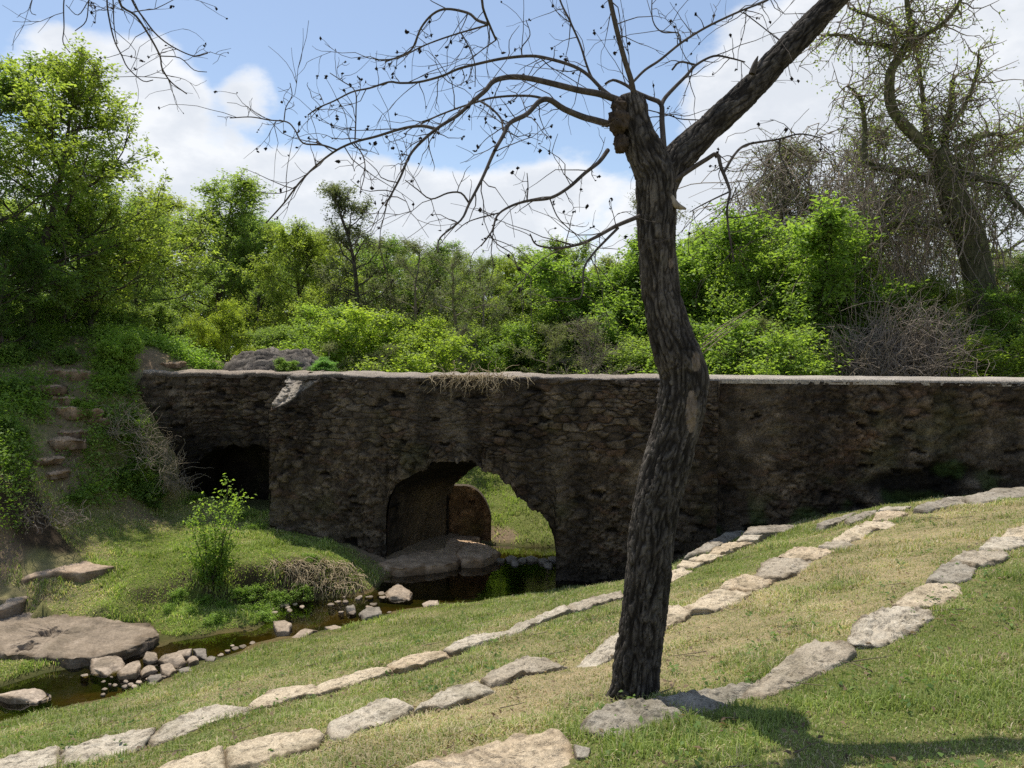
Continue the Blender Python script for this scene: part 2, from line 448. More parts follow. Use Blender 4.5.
bedcol = mixc((.055, .07, .018), (.16, .115, .05), sstep(-.3, .4, fbm(P3(XX * 2.2, YY * 2.2), 3, 77)))
gc = gc * (1 - bed[..., None]) + bedcol * bed[..., None]
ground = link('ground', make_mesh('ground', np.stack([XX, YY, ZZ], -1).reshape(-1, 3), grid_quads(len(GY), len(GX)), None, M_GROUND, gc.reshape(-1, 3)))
tag(ground, kind='structure')

def Hq(x, y):                                        # bilinear look-up in the ground mesh
    ix = np.clip(np.searchsorted(GX, x) - 1, 0, len(GX) - 2); iy = np.clip(np.searchsorted(GY, y) - 1, 0, len(GY) - 2)
    fx = (x - GX[ix]) / (GX[ix + 1] - GX[ix]); fy = (y - GY[iy]) / (GY[iy + 1] - GY[iy])
    return (ZZ[iy, ix] * (1 - fx) + ZZ[iy, ix + 1] * fx) * (1 - fy) + (ZZ[iy + 1, ix] * (1 - fx) + ZZ[iy + 1, ix + 1] * fx) * fy
def Zq(x, y, A):
    ix = np.clip(np.searchsorted(GX, x), 0, len(GX) - 1); iy = np.clip(np.searchsorted(GY, y), 0, len(GY) - 1)
    return A[iy, ix]

# water of the creek
wx, wy = np.meshgrid(np.linspace(-40, 9, 60), np.linspace(6.2, 19.5, 40))
water = link('creek_water', make_mesh('creek_water', P3(wx, wy, -.3).reshape(-1, 3), grid_quads(40, 60), None, M_WATER)); tag(water, kind='structure')

# ------------------------------------------------------------------ stones
footprints = []
def stone(name, poly, ztop, label, cat, mat, color=(1, 1, 1), depth=.3, rough=1., dome=.02, tilt=(0, 0), group=None, seed=0, world=False, sides=72, grow=1.0):
    P = np.array([p[:2] if world else G(p[0], p[1], ztop)[:2] for p in poly], float)
    c = P.mean(0)
    if grow != 1: P = c + (P - c) * grow
    footprints.append(P)
    # resample the outline
    L = np.vstack([P, P[:1]]); seg = np.linalg.norm(np.diff(L, axis=0), axis=1); cs = np.concatenate([[0], np.cumsum(seg)])
    per = cs[-1]; tt = np.linspace(0, per, sides, endpoint=False)
    B = np.stack([np.interp(tt, cs, L[:, k]) for k in (0, 1)], 1)
    B = B if cat == 'rock' else .15 * np.roll(B, 1, 0) + .7 * B + .15 * np.roll(B, -1, 0)
    size = math.sqrt(abs(.5 * np.sum(P[:, 0] * np.roll(P[:, 1], -1) - P[:, 1] * np.roll(P[:, 0], -1))))
    am = min(.05, .09 * size) * rough
    bw = min(.05, .11 * size) * (.5 if cat in ('rock', 'pebble') else 1); rb = min(.22, bw / (size * .55)); Dp = depth
    rings = [(0.001, 0)] + [(v_, 0) for v_ in (np.linspace(.05, .86, 16 if sides > 60 else 6))] + [ (1 - 1.5 * rb if rb < .09 else .9, -.05 * bw), (1 - .7 * rb if rb < .09 else .945, -.25 * bw), (1 - .15 * rb, -.7 * bw), (1.0, -1.3 * bw), (1.008, -max(.22 * Dp, 1.6 * bw)), (1.015, -max(.34 * Dp, 2 * bw)), (1.015, -.6 * Dp), (1.0, -Dp)]
    rg = np.random.RandomState(seed + 5); planes = []
    if mat.name.startswith('creek'):
        for _ in range(4):
            an = rg.uniform(0, 6.28); planes.append((math.cos(an), math.sin(an), rg.uniform(.08, .38) * size, rg.uniform(.12, .55) * min(1, (.3 / size) ** 1.5)))
    else:
        pass
    V = []
    for s, dz in rings:
        q = c + (B - c) * s
        k6 = 2.1 / max(size, .15)
        f1 = fbm(P3(q[:, 0] * k6, q[:, 1] * k6, seed * 3.7), 4, seed); f2 = fbm(P3(q[:, 0] * 24, q[:, 1] * 24, dz * 30), 3, seed + 50)
        step_ = np.floor((f1 + .3 * f2) * 3) / 3                     # bedding planes chipped off in steps
        z = ztop + dome * (1 - s * s) * size + dz + (am * (.25 * f1 + .3 * step_) + am * .25 * f2) * (1 if s < .99 else .4)
        if dz > -.2 * Dp:
            for ax, ay, of, sl in planes: z = z - np.maximum(0, (q[:, 0] - c[0]) * ax + (q[:, 1] - c[1]) * ay - of) * sl
        z = z + (q[:, 0] - c[0]) * tilt[0] + (q[:, 1] - c[1]) * tilt[1]
        out = (B - c) / (np.linalg.norm(B - c, axis=1)[:, None] + 1e-6)
        q = q + out * (am * .9 * fbm(P3(q[:, 0] * 8, q[:, 1] * 8, dz * 25 + seed), 3, seed + 9))[:, None] * (s ** 3)
        V.append(np.stack([q[:, 0], q[:, 1], z], 1))
    V = np.array(V)
    zb = ztop - depth
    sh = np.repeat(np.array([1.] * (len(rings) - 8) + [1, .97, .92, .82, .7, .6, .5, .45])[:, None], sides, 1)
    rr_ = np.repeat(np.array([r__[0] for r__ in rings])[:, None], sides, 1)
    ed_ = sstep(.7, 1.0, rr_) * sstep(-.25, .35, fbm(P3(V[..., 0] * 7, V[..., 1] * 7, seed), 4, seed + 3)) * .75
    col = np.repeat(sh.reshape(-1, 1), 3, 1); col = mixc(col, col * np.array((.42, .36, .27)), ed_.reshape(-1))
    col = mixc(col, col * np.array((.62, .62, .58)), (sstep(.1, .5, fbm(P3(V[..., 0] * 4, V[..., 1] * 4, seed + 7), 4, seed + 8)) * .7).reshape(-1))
    loc = (c[0], c[1], zb)
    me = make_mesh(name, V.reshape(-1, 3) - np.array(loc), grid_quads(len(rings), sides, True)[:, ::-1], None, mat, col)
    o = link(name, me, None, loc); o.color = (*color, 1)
    tag(o, label, cat, group); return o

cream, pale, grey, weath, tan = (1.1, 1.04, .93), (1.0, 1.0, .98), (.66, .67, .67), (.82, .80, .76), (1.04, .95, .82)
ORD = ['first', 'second', 'third', 'fourth', 'fifth', 'sixth', 'seventh', 'eighth', 'ninth', 'tenth', 'eleventh', 'twelfth', 'thirteenth']
rowC = [([(395, 772), (421, 760), (501, 740), (552, 729), (566, 737), (579, 760), (560, 790), (440, 800)], tan, 'broad flat cream slab at the bottom edge, nearest terrace row'),
        ([(574, 744), (590, 748), (588, 756), (577, 757)], grey, 'small pale grey stone wedged beside the broad cream slab'),
        ([(583, 722), (592, 710), (618, 701), (656, 696), (668, 705), (692, 713), (660, 722), (620, 737), (596, 735)], grey, 'long rough grey slab in front of the tree trunk'),
        ([(662, 695), (700, 689), (742, 682), (766, 686), (745, 700), (700, 713), (673, 706)], grey, 'cracked grey slab half shaded, just right of the trunk foot, nearest row'),
        ([(744, 690), (772, 670), (796, 648), (815, 640), (849, 643), (853, 651), (832, 667), (802, 682), (764, 694)], weath, 'second slab right of the trunk in the nearest terrace row, weathered grey'),
        ([(849, 637), (863, 617), (876, 609), (895, 605), (931, 606), (932, 617), (903, 633), (885, 643), (860, 641)], pale, 'third slab right of the trunk in the nearest row, pitted surface'),
        ([(894, 602), (909, 590), (931, 582), (960, 586), (963, 593), (944, 602), (920, 605)], cream, 'fourth slab right of the trunk in the nearest row, smooth and pale'),
        ([(928, 578), (941, 565), (958, 561), (976, 568), (971, 578), (955, 582)], grey, 'fifth slab right of the trunk in the nearest row, flat grey'),
        ([(952, 558), (964, 551), (1004, 551), (1010, 555), (997, 561), (975, 565)], weath, 'sixth slab right of the trunk in the nearest row'),
        ([(980, 547), (990, 538), (1022, 537), (1026, 543), (1004, 550)], pale, 'seventh slab right of the trunk in the nearest row'),
        ([(1002, 535), (1011, 528), (1028, 524), (1050, 526), (1050, 534), (1018, 539)], cream, 'eighth slab right of the trunk in the nearest row, near right edge')]
rowB = [([(150, 775), (165, 762), (200, 749), (220, 747), (226, 758), (222, 770), (190, 785)], cream, 'left'),
        ([(229, 746), (258, 737), (290, 731), (312, 727), (319, 735), (314, 745), (290, 754), (256, 764), (234, 764), (230, 755)], cream, 'left'),
        ([(328, 730), (331, 722), (346, 714), (376, 699), (396, 699), (413, 706), (391, 720), (360, 728), (348, 739), (333, 740)], pale, 'left'),
        ([(416, 709), (426, 700), (448, 686), (476, 680), (495, 689), (481, 694), (446, 705), (428, 706)], pale, 'left'),
        ([(484, 677), (503, 665), (528, 656), (548, 659), (566, 666), (545, 669), (522, 672), (508, 680), (492, 682)], weath, 'left'),
        ([(577, 665), (590, 653), (612, 635), (635, 627), (640, 640), (618, 652), (592, 669)], pale, 'left'),
        ([(645, 622), (655, 608), (674, 604), (690, 610), (684, 619), (664, 628), (650, 630)], cream, 'right'),
        ([(685, 605), (701, 597), (718, 590), (752, 594), (736, 602), (716, 609), (694, 609)], cream, 'right'),
        ([(722, 587), (728, 580), (744, 574), (771, 579), (768, 585), (748, 591)], tan, 'right'),
        ([(756, 575), (762, 564), (771, 557), (797, 558), (814, 561), (808, 567), (787, 576), (765, 577)], weath, 'right'),
        ([(780, 556), (793, 548), (816, 547), (834, 551), (816, 559), (798, 558)], tan, 'right'),
        ([(819, 547), (826, 541), (845, 541), (857, 544), (843, 548)], weath, 'right'),
        ([(834, 539), (848, 529), (858, 525), (875, 527), (862, 537), (848, 541)], cream, 'right'),
        ([(860, 525), (866, 521), (889, 521), (899, 525), (891, 528), (875, 528)], cream, 'right'),
        ([(874, 519), (876, 512), (886, 510), (908, 513), (898, 518)], tan, 'right'),
        ([(879, 509), (886, 506), (911, 506), (902, 510)], pale, 'right')]
rowA = [([(-40, 778), (0, 759), (30, 750), (57, 747), (60, 757), (55, 766), (20, 776)], pale, 'left'),
        ([(64, 747), (105, 735), (150, 727), (148, 737), (120, 754), (75, 765), (65, 763)], pale, 'left'),
        ([(152, 736), (165, 722), (215, 703), (245, 706), (251, 713), (215, 721), (185, 733), (156, 742)], pale, 'left'),
        ([(251, 702), (268, 692), (286, 688), (313, 684), (316, 692), (288, 698), (268, 705), (254, 706)], cream, 'left'),
        ([(317, 685), (356, 671), (387, 666), (391, 671), (361, 680), (338, 688), (318, 692)], cream, 'left'),
        ([(388, 664), (406, 656), (441, 650), (448, 655), (416, 664), (396, 669)], tan, 'left'),
        ([(444, 648), (468, 636), (504, 630), (508, 634), (476, 644), (454, 650)], pale, 'left'),
        ([(504, 631), (520, 622), (550, 610), (565, 605), (571, 610), (545, 618), (520, 631), (507, 636)], pale, 'left'),
        ([(568, 605), (593, 597), (620, 590), (624, 596), (600, 603), (577, 610)], weath, 'left'),
        ([(652, 584), (664, 573), (681, 568), (692, 572), (671, 582), (658, 588)], cream, 'right'),
        ([(677, 565), (683, 561), (704, 562), (693, 568)], cream, 'right'),
        ([(689, 559), (703, 554), (725, 554), (707, 561)], cream, 'right'),
        ([(710, 553), (714, 547), (730, 542), (753, 542), (737, 547), (720, 553)], tan, 'right'),
        ([(737, 540), (743, 535), (762, 535), (754, 540)], pale, 'right')]
for k, (pl, colr, lab) in enumerate(rowC):
    zt = 2.39 - (.02 if k == 0 else 0) - (.03 if k in (2, 3) else 0)
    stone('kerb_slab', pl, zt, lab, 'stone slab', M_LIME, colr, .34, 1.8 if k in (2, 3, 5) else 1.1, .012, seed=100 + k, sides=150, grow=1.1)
for row, nm, z0, sd in ((rowB, 'middle terrace row', 'B', 200), (rowA, 'farthest terrace row', 'A', 300)):
    left = [i for i, r_ in enumerate(row) if r_[2] == 'left']; nright = 0
    desc = {cream: 'cream', pale: 'pale', grey: 'grey', weath: 'weathered', tan: 'buff'}
    for i, (pl, colr, side) in enumerate(row):
        if side == 'left': lab = f"{desc[colr]} limestone slab, {ORD[len(left) - 1 - i]} left of the tree trunk in the {nm}"
        else:
            lab = f"{desc[colr]} limestone slab, {ORD[nright]} right of the tree trunk in the {nm}"; nright += 1
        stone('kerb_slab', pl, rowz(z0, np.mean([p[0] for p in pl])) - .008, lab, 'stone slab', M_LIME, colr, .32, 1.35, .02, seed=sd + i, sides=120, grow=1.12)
rowD = [([(531, 584), (563, 579), (590, 574), (588, 582), (547, 589), (533, 591)], 'grey flat stone at the foot of the right arch pier'),
        ([(590, 573), (624, 567), (650, 562), (640, 570), (600, 580)], 'long grey stone along the wall foot, just left of the trunk'),
        ([(672, 554), (680, 550), (688, 553), (687, 560), (675, 561)], 'dark rounded stone at the wall foot just right of the trunk'),
        ([(688, 553), (724, 534), (744, 528), (741, 535), (712, 549)], 'shaded kerb stone climbing the wall foot, lower of the upper pair'),
        ([(746, 533), (752, 527), (787, 525), (816, 525), (797, 530), (769, 533)], 'shaded flat kerb stone right of the buff slab, lower wall-foot line'),
        ([(754, 524), (797, 518), (818, 516), (812, 521), (780, 524)], 'shaded kerb stone against the wall, upper wall-foot line'),
        ([(818, 523), (836, 517), (856, 513), (842, 521), (826, 525)], 'shaded kerb stone right of the long flat one, lower wall-foot line'),
        ([(824, 515), (845, 510), (866, 505), (884, 504), (874, 508), (846, 514)], 'dark thin kerb stone against the wall under the dark patch'),
        ([(846, 519), (866, 511), (877, 510), (873, 515), (852, 522)], 'small shaded kerb stone beside the end of the middle row'),
        ([(917, 506), (949, 497), (962, 497), (968, 503), (931, 508)], 'grey shaded slab at the wall foot, right of the middle row end'),
        ([(966, 497), (995, 488), (1030, 487), (1032, 496), (982, 503)], 'grey shaded slab at the wall foot by the right edge')]
for k, (pl, lab) in enumerate(rowD):
    c = np.mean(np.array(pl), 0); g = onground(*c)
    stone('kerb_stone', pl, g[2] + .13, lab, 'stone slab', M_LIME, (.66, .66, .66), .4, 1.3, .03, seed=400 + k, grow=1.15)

# creek rocks and bank slabs
rocks = [([(89, 658), (105, 655), (122, 656), (127, 662), (115, 668), (92, 668)], -.12, (-.05, .1), 'tilted tan rock, leftmost of the creek rock pile'),
         ([(92, 668), (105, 667), (117, 669), (105, 673)], -.22, (0, 0), 'thin pale rock below the leftmost rock of the creek pile'),
         ([(117, 669), (130, 660), (138, 657), (141, 666), (136, 672), (120, 673)], -.1, (.15, .1), 'wedge shaped tan rock near the left of the creek pile'),
         ([(143, 657), (147, 650), (156, 650), (158, 656), (148, 659)], -.12, (0, .2), 'small upright tan rock at the back of the creek pile'),
         ([(158, 657), (165, 651), (181, 653), (186, 659), (175, 662)], -.1, (0, .15), 'broad tan rock in the middle of the creek pile'),
         ([(137, 667), (154, 664), (158, 667), (142, 673)], -.17, (0, .1), 'flat tan rock in front of the wedge shaped creek rock'),
         ([(160, 664), (171, 662), (177, 668), (169, 673), (161, 671)], -.15, (.05, .1), 'reddish rock at the front middle of the creek pile'),
         ([(146, 675), (161, 670), (162, 677), (152, 682)], -.2, (0, 0), 'grey rough rock at the front of the creek pile'),
         ([(186, 656), (197, 654), (199, 660), (189, 663)], -.14, (.1, 0), 'blocky rock right of the broad rock in the creek pile'),
         ([(193, 648), (206, 647), (207, 655), (197, 654)], -.1, (0, 0), 'dark rock at the back right of the creek pile'),
         ([(205, 654), (216, 656), (214, 660), (205, 660)], -.2, (0, 0), 'small grey rock, rightmost of the creek pile'),
         ([(172, 651), (192, 649), (190, 653), (176, 655)], -.14, (0, .1), 'long tan rock at the back of the creek pile'),
         ([(177, 664), (190, 666), (192, 670), (180, 672)], -.2, (0, 0), 'low wet rock at the front right of the creek pile'),
         ([(-6, 692), (15, 686), (45, 687), (51, 691), (35, 697), (8, 697)], -.12, (0, 0), 'pale flat rock in the creek at the left edge'),
         ([(273, 621), (285, 617), (292, 622), (289, 630), (277, 631)], -.12, (0, 0), 'round brown boulder standing in mid creek'),
         ([(289, 637), (304, 626), (318, 629), (298, 640)], -.2, (.1, .1), 'slanted brown rock at the near creek edge'),
         ([(325, 627), (335, 624), (345, 628), (335, 632)], -.23, (0, 0), 'low brown rock right of the slanted creek edge rock'),
         ([(359, 610), (370, 606), (380, 606), (382, 613), (364, 616)], -.15, (0, 0), 'grey rock in the creek below the arch ledge'),
         ([(385, 589), (398, 583), (412, 590), (409, 595), (389, 594)], -.1, (.05, .1), 'pointed sunlit rock in the creek before the arch'),
         ([(422, 601), (438, 599), (440, 604), (424, 605)], -.22, (0, 0), 'flat pale rock at the lawn edge before the arch'),
         ([(346, 605), (354, 604), (356, 608), (348, 609)], -.2, (0, 0), 'little dark rock left of the grey creek rock')]
for k, (pl, z, tl, lab) in enumerate(rocks):
    z = -.3 + (z + .3) * .4 + .02
    stone('creek_rock', pl, z, lab, 'rock', M_ROCK, (1.3, 1.25, 1.2) if 'pale' in lab else ((.75, .78, .8) if 'grey' in lab or 'dark' in lab or 'wet' in lab else (1.08, 1.02, .95)), .3, .9, .0, tl, seed=500 + k, sides=64)
stone('bank_slab', [(14, 570), (43, 553), (57, 552), (94, 564), (116, 566), (80, 572), (52, 571), (22, 577)], .37, 'tan flat rock lying in the grass of the far bank', 'rock', M_ROCK, (1.25, 1.12, 1.0), .3, 1.0, .02, (.02, .05), seed=600)
stone('bank_slab', [(-30, 600), (12, 594), (30, 594), (22, 602), (0, 608)], .08, 'low bare rock in the far bank grass at the left edge', 'rock', M_ROCK, (1.1, 1.05, 1.0), .3, .8, .03, seed=601)
big = stone('bank_slab', [(-60, 614), (28, 612), (100, 618), (152, 623), (158, 632), (126, 647), (72, 656), (37, 653), (-60, 648)], -.11, 'broad smooth grey bedrock slab with two round holes by the creek', 'rock', M_ROCK, (.78, .73, .66), .4, 1.9, .0, (.01, .03), seed=602, sides=200)
# potholes: press the mesh down
for hx, hy, hr in ((47, 632, .16), (27, 645, .13)):
    hp = G(hx, hy, -.11)
    me = big.data
    import bmesh
    bm = bmesh.new(); bm.from_mesh(me)
    near = [e for e in bm.edges if all(math.hypot(v.co.x + big.location.x - hp[0], v.co.y + big.location.y - hp[1]) < hr * 2.2 for v in e.verts)]
    bmesh.ops.subdivide_edges(bm, edges=near, cuts=5, use_grid_fill=True)
    lay = bm.verts.layers.float_color.get('Col')
    for v in bm.verts:
        d = math.hypot((v.co.x + big.location.x - hp[0]), (v.co.y + big.location.y - hp[1]) * .8) * (1 + .25 * math.sin(5 * math.atan2(v.co.y + big.location.y - hp[1], v.co.x + big.location.x - hp[0]) + hx))
        if d < hr:
            k = 1 - (d / hr) ** 2; v.co.z -= .12 * k ** .7
            if lay: v[lay] = (1 - .65 * k, 1 - .66 * k, 1 - .68 * k, 1)  # shading of the hollow put into the vertex colour
    bm.to_mesh(me); bm.free()
stone('rock_ledge', [(300, 553), (345, 561), (370, 563), (400, 567), (440, 563), (457, 560), (462, 548), (480, 536), (440, 532), (392, 540), (340, 543)], -.1, 'flat tan ledge of rock at the foot of the left arch pier', 'rock', M_ROCK, (1.45, 1.2, .95), .4, 1.6, .0, seed=610, sides=160)
stone('ledge_block', [(456, 552), (466, 540), (488, 544), (500, 551), (482, 558), (462, 558)], -.09, 'sunlit block at the far end of the ledge under the arch', 'rock', M_ROCK, (1.5, 1.25, 1.0), .4, 1.5, .02, seed=611)
for k, (px, py, s) in enumerate([(500, 558, 5), (511, 557, 6), (522, 558, 5), (532, 557, 7), (544, 559, 6), (553, 557, 5), (548, 563, 5), (515, 561, 4)]):
    stone('pool_edge_stone', [(px - s, py), (px, py - 2.4), (px + s, py - .5), (px + s * .8, py + 2.5), (px - s * .6, py + 2.4)], -.24, 'low stone edging the pool beyond the arch', 'rock', M_ROCK, (.95, .95, .95), .25, 1.3, .03, seed=620 + k, group='stones edging the pool beyond the arch', sides=24)
pb = random.Random(5)
for k in range(75):
    cx, cy = pb.choice([(150, 680), (190, 670), (120, 686), (105, 676), (280, 606), (240, 612), (340, 602), (300, 598), (140, 684), (170, 678), (230, 650), (350, 608), (130, 676), (365, 596), (245, 645)])
    cx += pb.gauss(0, 14); cy += pb.gauss(0, 4) - (cx - 250) * 0.0
    z = -.295 + pb.random() * .025; g = onground(cx, cy)
    if g[2] > -.2: continue
    s = pb.uniform(1.8, 4.6)
    stone('creek_pebble', [(cx - s, cy), (cx - .4 * s, cy - s * .45), (cx + .6 * s, cy - s * .4), (cx + s, cy + .1), (cx + .3 * s, cy + s * .45), (cx - .6 * s, cy + .35 * s)], z,
          'small washed stone in the shallow creek bed', 'pebble', M_ROCK, tuple(np.array([1.1, 1.05, 1.0]) * pb.uniform(.5, 1.25)), .1, 1.0, .0, seed=640 + k, group='small stones in the shallow creek', sides=16)

# rock ledges of the left slope
def ledge(px, py, wpx, th, lab, seed, dep=.8):
    g = onground(px, py, y0=11); r_ = random.Random(seed); w_ = wpx / F * g[1] * .62
    pl = [(g[0] + w_ * math.cos(t) * r_.uniform(.75, 1.15), g[1] + .25 + dep * .5 * math.sin(t) * r_.uniform(.6, 1.15)) for t in (-2.9, -2.4, -1.9, -1.2, -.75, -.2, .5, 1.3, 2.2)]
    th *= .62
    stone('rock_ledge', pl, g[2] + th, lab, 'rock', M_ROCK, tuple(np.array((1.3, 1.08, .86)) * r_.uniform(.75, 1.2)), th * 2.2, 2.2, 0, (r_.uniform(-.06, .06), r_.uniform(-.05, .05)), seed=700 + seed, world=True, sides=90)
for k, (px, py, w_, th, lab) in enumerate([
        (60, 402, 34, .17, 'flat rock step high on the left slope'), (64, 414, 52, .2, 'broad sandy rock ledge midway up the left slope'),
        (66, 434, 26, .13, 'small slanted rock in the middle of the left slope'), (52, 446, 40, .17, 'brown rock step low on the left slope'),
        (50, 475, 20, .1, 'small pale rock near the bottom of the left slope'), (34, 391, 40, .17, 'dark rock ledge near the top of the left slope'),
        (62, 376, 56, .2, 'wide shaded rock ledge at the top of the left slope'), (104, 352, 44, .22, 'long dark rock ledge at the brow of the hill left of the wall end'),
        (88, 424, 30, .14, 'short ledge jutting right of the broad sandy ledge'), (166, 366, 26, .1, 'sunlit stone ledge on the brow just left of the wall end'), (36, 462, 26, .1, 'thin crumbling ledge by the dry roots of the left slope')]):
    ledge(px, py, w_, th, lab, k)

# ------------------------------------------------------------------ aqueduct
O2 = np.array([0, 15.2]); eU = np.array([.975, -.2240]); eU /= np.linalg.norm(eU); eN = np.array([-eU[1], eU[0]])
TOP = 3.77
def PW(u, n, z):
    u, n, z = np.broadcast_arrays(np.asarray(u, float), n, z)
    xy = O2 + u[..., None] * eU + n[..., None] * eN
    return np.concatenate([xy, z[..., None]], -1)

FA = np.array([(-2.73, -.9), (-2.74, .3), (-2.72, .8), (-2.58, 1.38), (-2.3, 1.65), (-1.66, 1.96), (-1.37, 2.04), (-.78, 1.99), (-.33, 1.8), (.1, 1.42), (.62, 1.02), (.9, .61), (.93, .2), (.93, -.9)])
BA = np.array([(-2.02, -.9), (-2.02, .4), (-2.0, .85), (-1.84, 1.2), (-1.35, 1.6), (-1.1, 1.68), (-.75, 1.72), (-.2, 1.66), (.3, 1.4), (.7, 1.0), (1.0, .6), (1.03, .3), (1.05, .1), (1.05, -.9)])
def archtop(curve, u, uL, uR):
    c = catmull(np.c_[curve, np.zeros(len(curve))], .05)
    inner = c[(c[:, 1] > -.05)]
    o = np.argsort(inner[:, 0])
    return np.interp(u, inner[o, 0], inner[o, 1])

def relief(u, z, seed=0):
    uw = u + .10 * fbm(P3(u * 2, z * 2), 2, seed + 70); zw = z + .06 * fbm(P3(u * 2 + 9, z * 2), 2, seed + 71)
    big = sstep(-.1, .2, fbm(P3(u * .8, z * .8), 2, seed + 40))
    a1, b1, e1 = voro(uw, zw, .30, .16, seed + 1); a2, b2, e2 = voro(uw, zw, .19, .085, seed + 2)
    a = np.where(big > .5, a1, a2); b = np.where(big > .5, b1, b2); e = np.where(big > .5, e1, e2)
    j = sstep(.02, .22, e)
    mort = sstep(-.1, .35, fbm(P3(u * 1.1, z * 1.1), 3, seed + 60))                     # mortar smeared over stones
    r = -(.04 * j + .05 * (a - .4) * j) * (1 - .35 * mort) - .05 * fbm(P3(u * 1.3, z * 1.3), 3, seed + 80) - .035 * fbm(P3(u * 8, z * 10), 4, seed + 81)
    # holes where stones fell out
    hole = (b > .965) & (e > .1); r = r + np.where(hole, .10, 0)
    return r, a, b, j, mort, hole

def wallcol(u, z, a, b, j, mort, hole, seed, zb=-.3):
    c = mixc((.115, .09, .066), (.24, .19, .135), np.clip(a + .2 * fbm(P3(u * 3, z * 3), 2, seed), 0, 1))
    c = mixc(c, (.17, .10, .065), ((b > .72) & (b < .86)).astype(float) * .6)
    c = mixc(c, (.36, .31, .245), ((b > .91) & (b < .965)).astype(float) * .25)
    c = mixc(c, (.05, .042, .033), (1 - j) * .7 * (1 - mort * .6))
    c = mixc(c, (.19, .16, .122), mort * .45)
    pal = sstep(.15, .55, fbm(P3(u * .9, z * .45), 4, seed + 90))
    c = mixc(c, (.30, .27, .215), pal * .35)
    streak = sstep(-.02, .35, fbm(P3(u * 2.2, z * .22), 4, seed + 91)); c = mixc(c, (.022, .02, .018), streak * .5)
    c = mixc(c, c * 1.5, sstep(.1, .5, fbm(P3(u * 2.6, z * 2.6), 3, seed + 95))); g_ = c.mean(-1, keepdims=True); c = (c * .85 + g_ * .15) * np.array((.66, .635, .59))
    damp = sstep(.9, -.2, z - zb + .5 * fbm(P3(u * 1.2, z), 3, seed + 92)); c = mixc(c, (.035, .03, .024), damp * .6)
    moss = sstep(.25, .6, fbm(P3(u * 1.0 + 40, z * 1.0), 4, seed + 93)); c = mixc(c, (.085, .095, .035), moss * .4)
    c = mixc(c, (.01, .009, .008), hole * .8)
    return c * (.86 + .7 * fbm(P3(u * 6, z * 9), 4, seed + 97) + .35 * fbm(P3(u * 22, z * 30), 2, seed + 98))[..., None].clip(.12, 3)

def facegrid(us, bottom, top, rows, nf, seed, colfun=None, split=None):
    t = np.linspace(0, 1, rows)[:, None]
    z = bottom[None] + (top[None] - bottom[None]) * t
    if split is not None:
        h = rows // 2; z[:h] = bottom[None] + (split - bottom[None]) * np.linspace(0, 1, h)[:, None]; z[h:] = split + (top[None] - split) * np.linspace(0, 1, rows - h + 1)[1:, None]
    u = np.repeat(us[None], rows, 0)
    ur_, zr_ = u, z
    if split is not None:
        cx_, cz_ = -.9, .35; th_ = np.arctan2(z - cz_, u - cx_); rho = np.hypot(u - cx_, z - cz_)
        fp = catmull(np.c_[FA, np.zeros(len(FA))], .05); ft = np.arctan2(fp[:, 1] - cz_, fp[:, 0] - cx_); fr_ = np.hypot(fp[:, 0] - cx_, fp[:, 1] - cz_); o_ = np.argsort(ft)
        ring = (th_ > .05) & (th_ < 3.05) & (rho - np.interp(th_, ft[o_], fr_[o_]) < .36 + .08 * np.sin(th_ * 23))
        ur_ = np.where(ring, rho + 50, u); zr_ = np.where(ring, th_ * 1.5, z)
    r, a, b, j, mort, hole = relief(ur_, zr_, seed)
    if split is not None: r = np.where(ring, r - .025, r); mort = np.where(ring, mort * .3, mort); hole = hole & ~ring
    n = nf(u, z) + r
    c = wallcol(u, z, a, b, j, mort, hole, seed)
    if colfun is not None: c = colfun(u, z, c)
    return u, z, n, c

AQ = thing('stone_aqueduct', 'old dark rubble stone aqueduct wall with a low arch over the creek', 'aqueduct', tuple(PW(0., 0., -.3)))
AL = np.array(AQ.location)
def wbuild(mb, name, mat=M_WALL): return mb.build(name, mat, AQ, AL)

def slopez(u): return np.interp(u, [-5.6, -5.0, -4.2], [2.95, 3.25, 3.80])
def nf_main(u, z):
    over = np.clip(z - slopez(u), 0, 2)
    bat = .03 * (TOP - z)
    crown = .0
    return np.minimum(over * 1.3, .8) + sstep(0, .1, over) * (.16 * fbm(P3(u * 4, z * 5), 3, 18) + .07 * np.round(2 * fbm(P3(u * 5, z * 8), 2, 19))) - bat * .6 + crown
def col_main(u, z, c):
    sl = sstep(-.06, .05, z - slopez(u)) * (u < -4.1)
    w = sstep(-.25, .25, fbm(P3(u * 3, z * 5), 4, 12))
    c = mixc(c, (.42, .38, .32), sl * w)
    bl = sstep(.5, .0, np.hypot((u + 2.55) / .5, (z - .25) / .75)); c = mixc(c, (.13, .165, .18), bl * .85)      # grey-blue mineral stain by the arch foot
    top = sstep(.35, .0, TOP - z + .25 * fbm(P3(u * 2, z * 2), 3, 15)); c = mixc(c, (.06, .05, .04), top * .5)
    return c
uL, uR, e = -2.73, .93, 1e-4
us = np.concatenate([np.arange(-5.48, uL, .03), [uL - e, uL + e], np.arange(uL + .02, uR - .01, .03), [uR - e, uR + e], np.arange(uR + .03, 4.06, .03), [4.06]])
inside = (us > uL) & (us < uR)
jag = lambda v: .05 * fbm(P3(v * 4.5, v * 0), 3, 201) + .05 * np.round(fbm(P3(v * 7, v * 0 + 3), 2, 202) * 2)
bot = np.where(inside, np.minimum(archtop(FA, us, uL, uR) + jag(us), 2.3), -.9)
u, z, n, c = facegrid(us, bot, np.full(us.shape, TOP), 200, nf_main, 0, col_main, split=2.35)
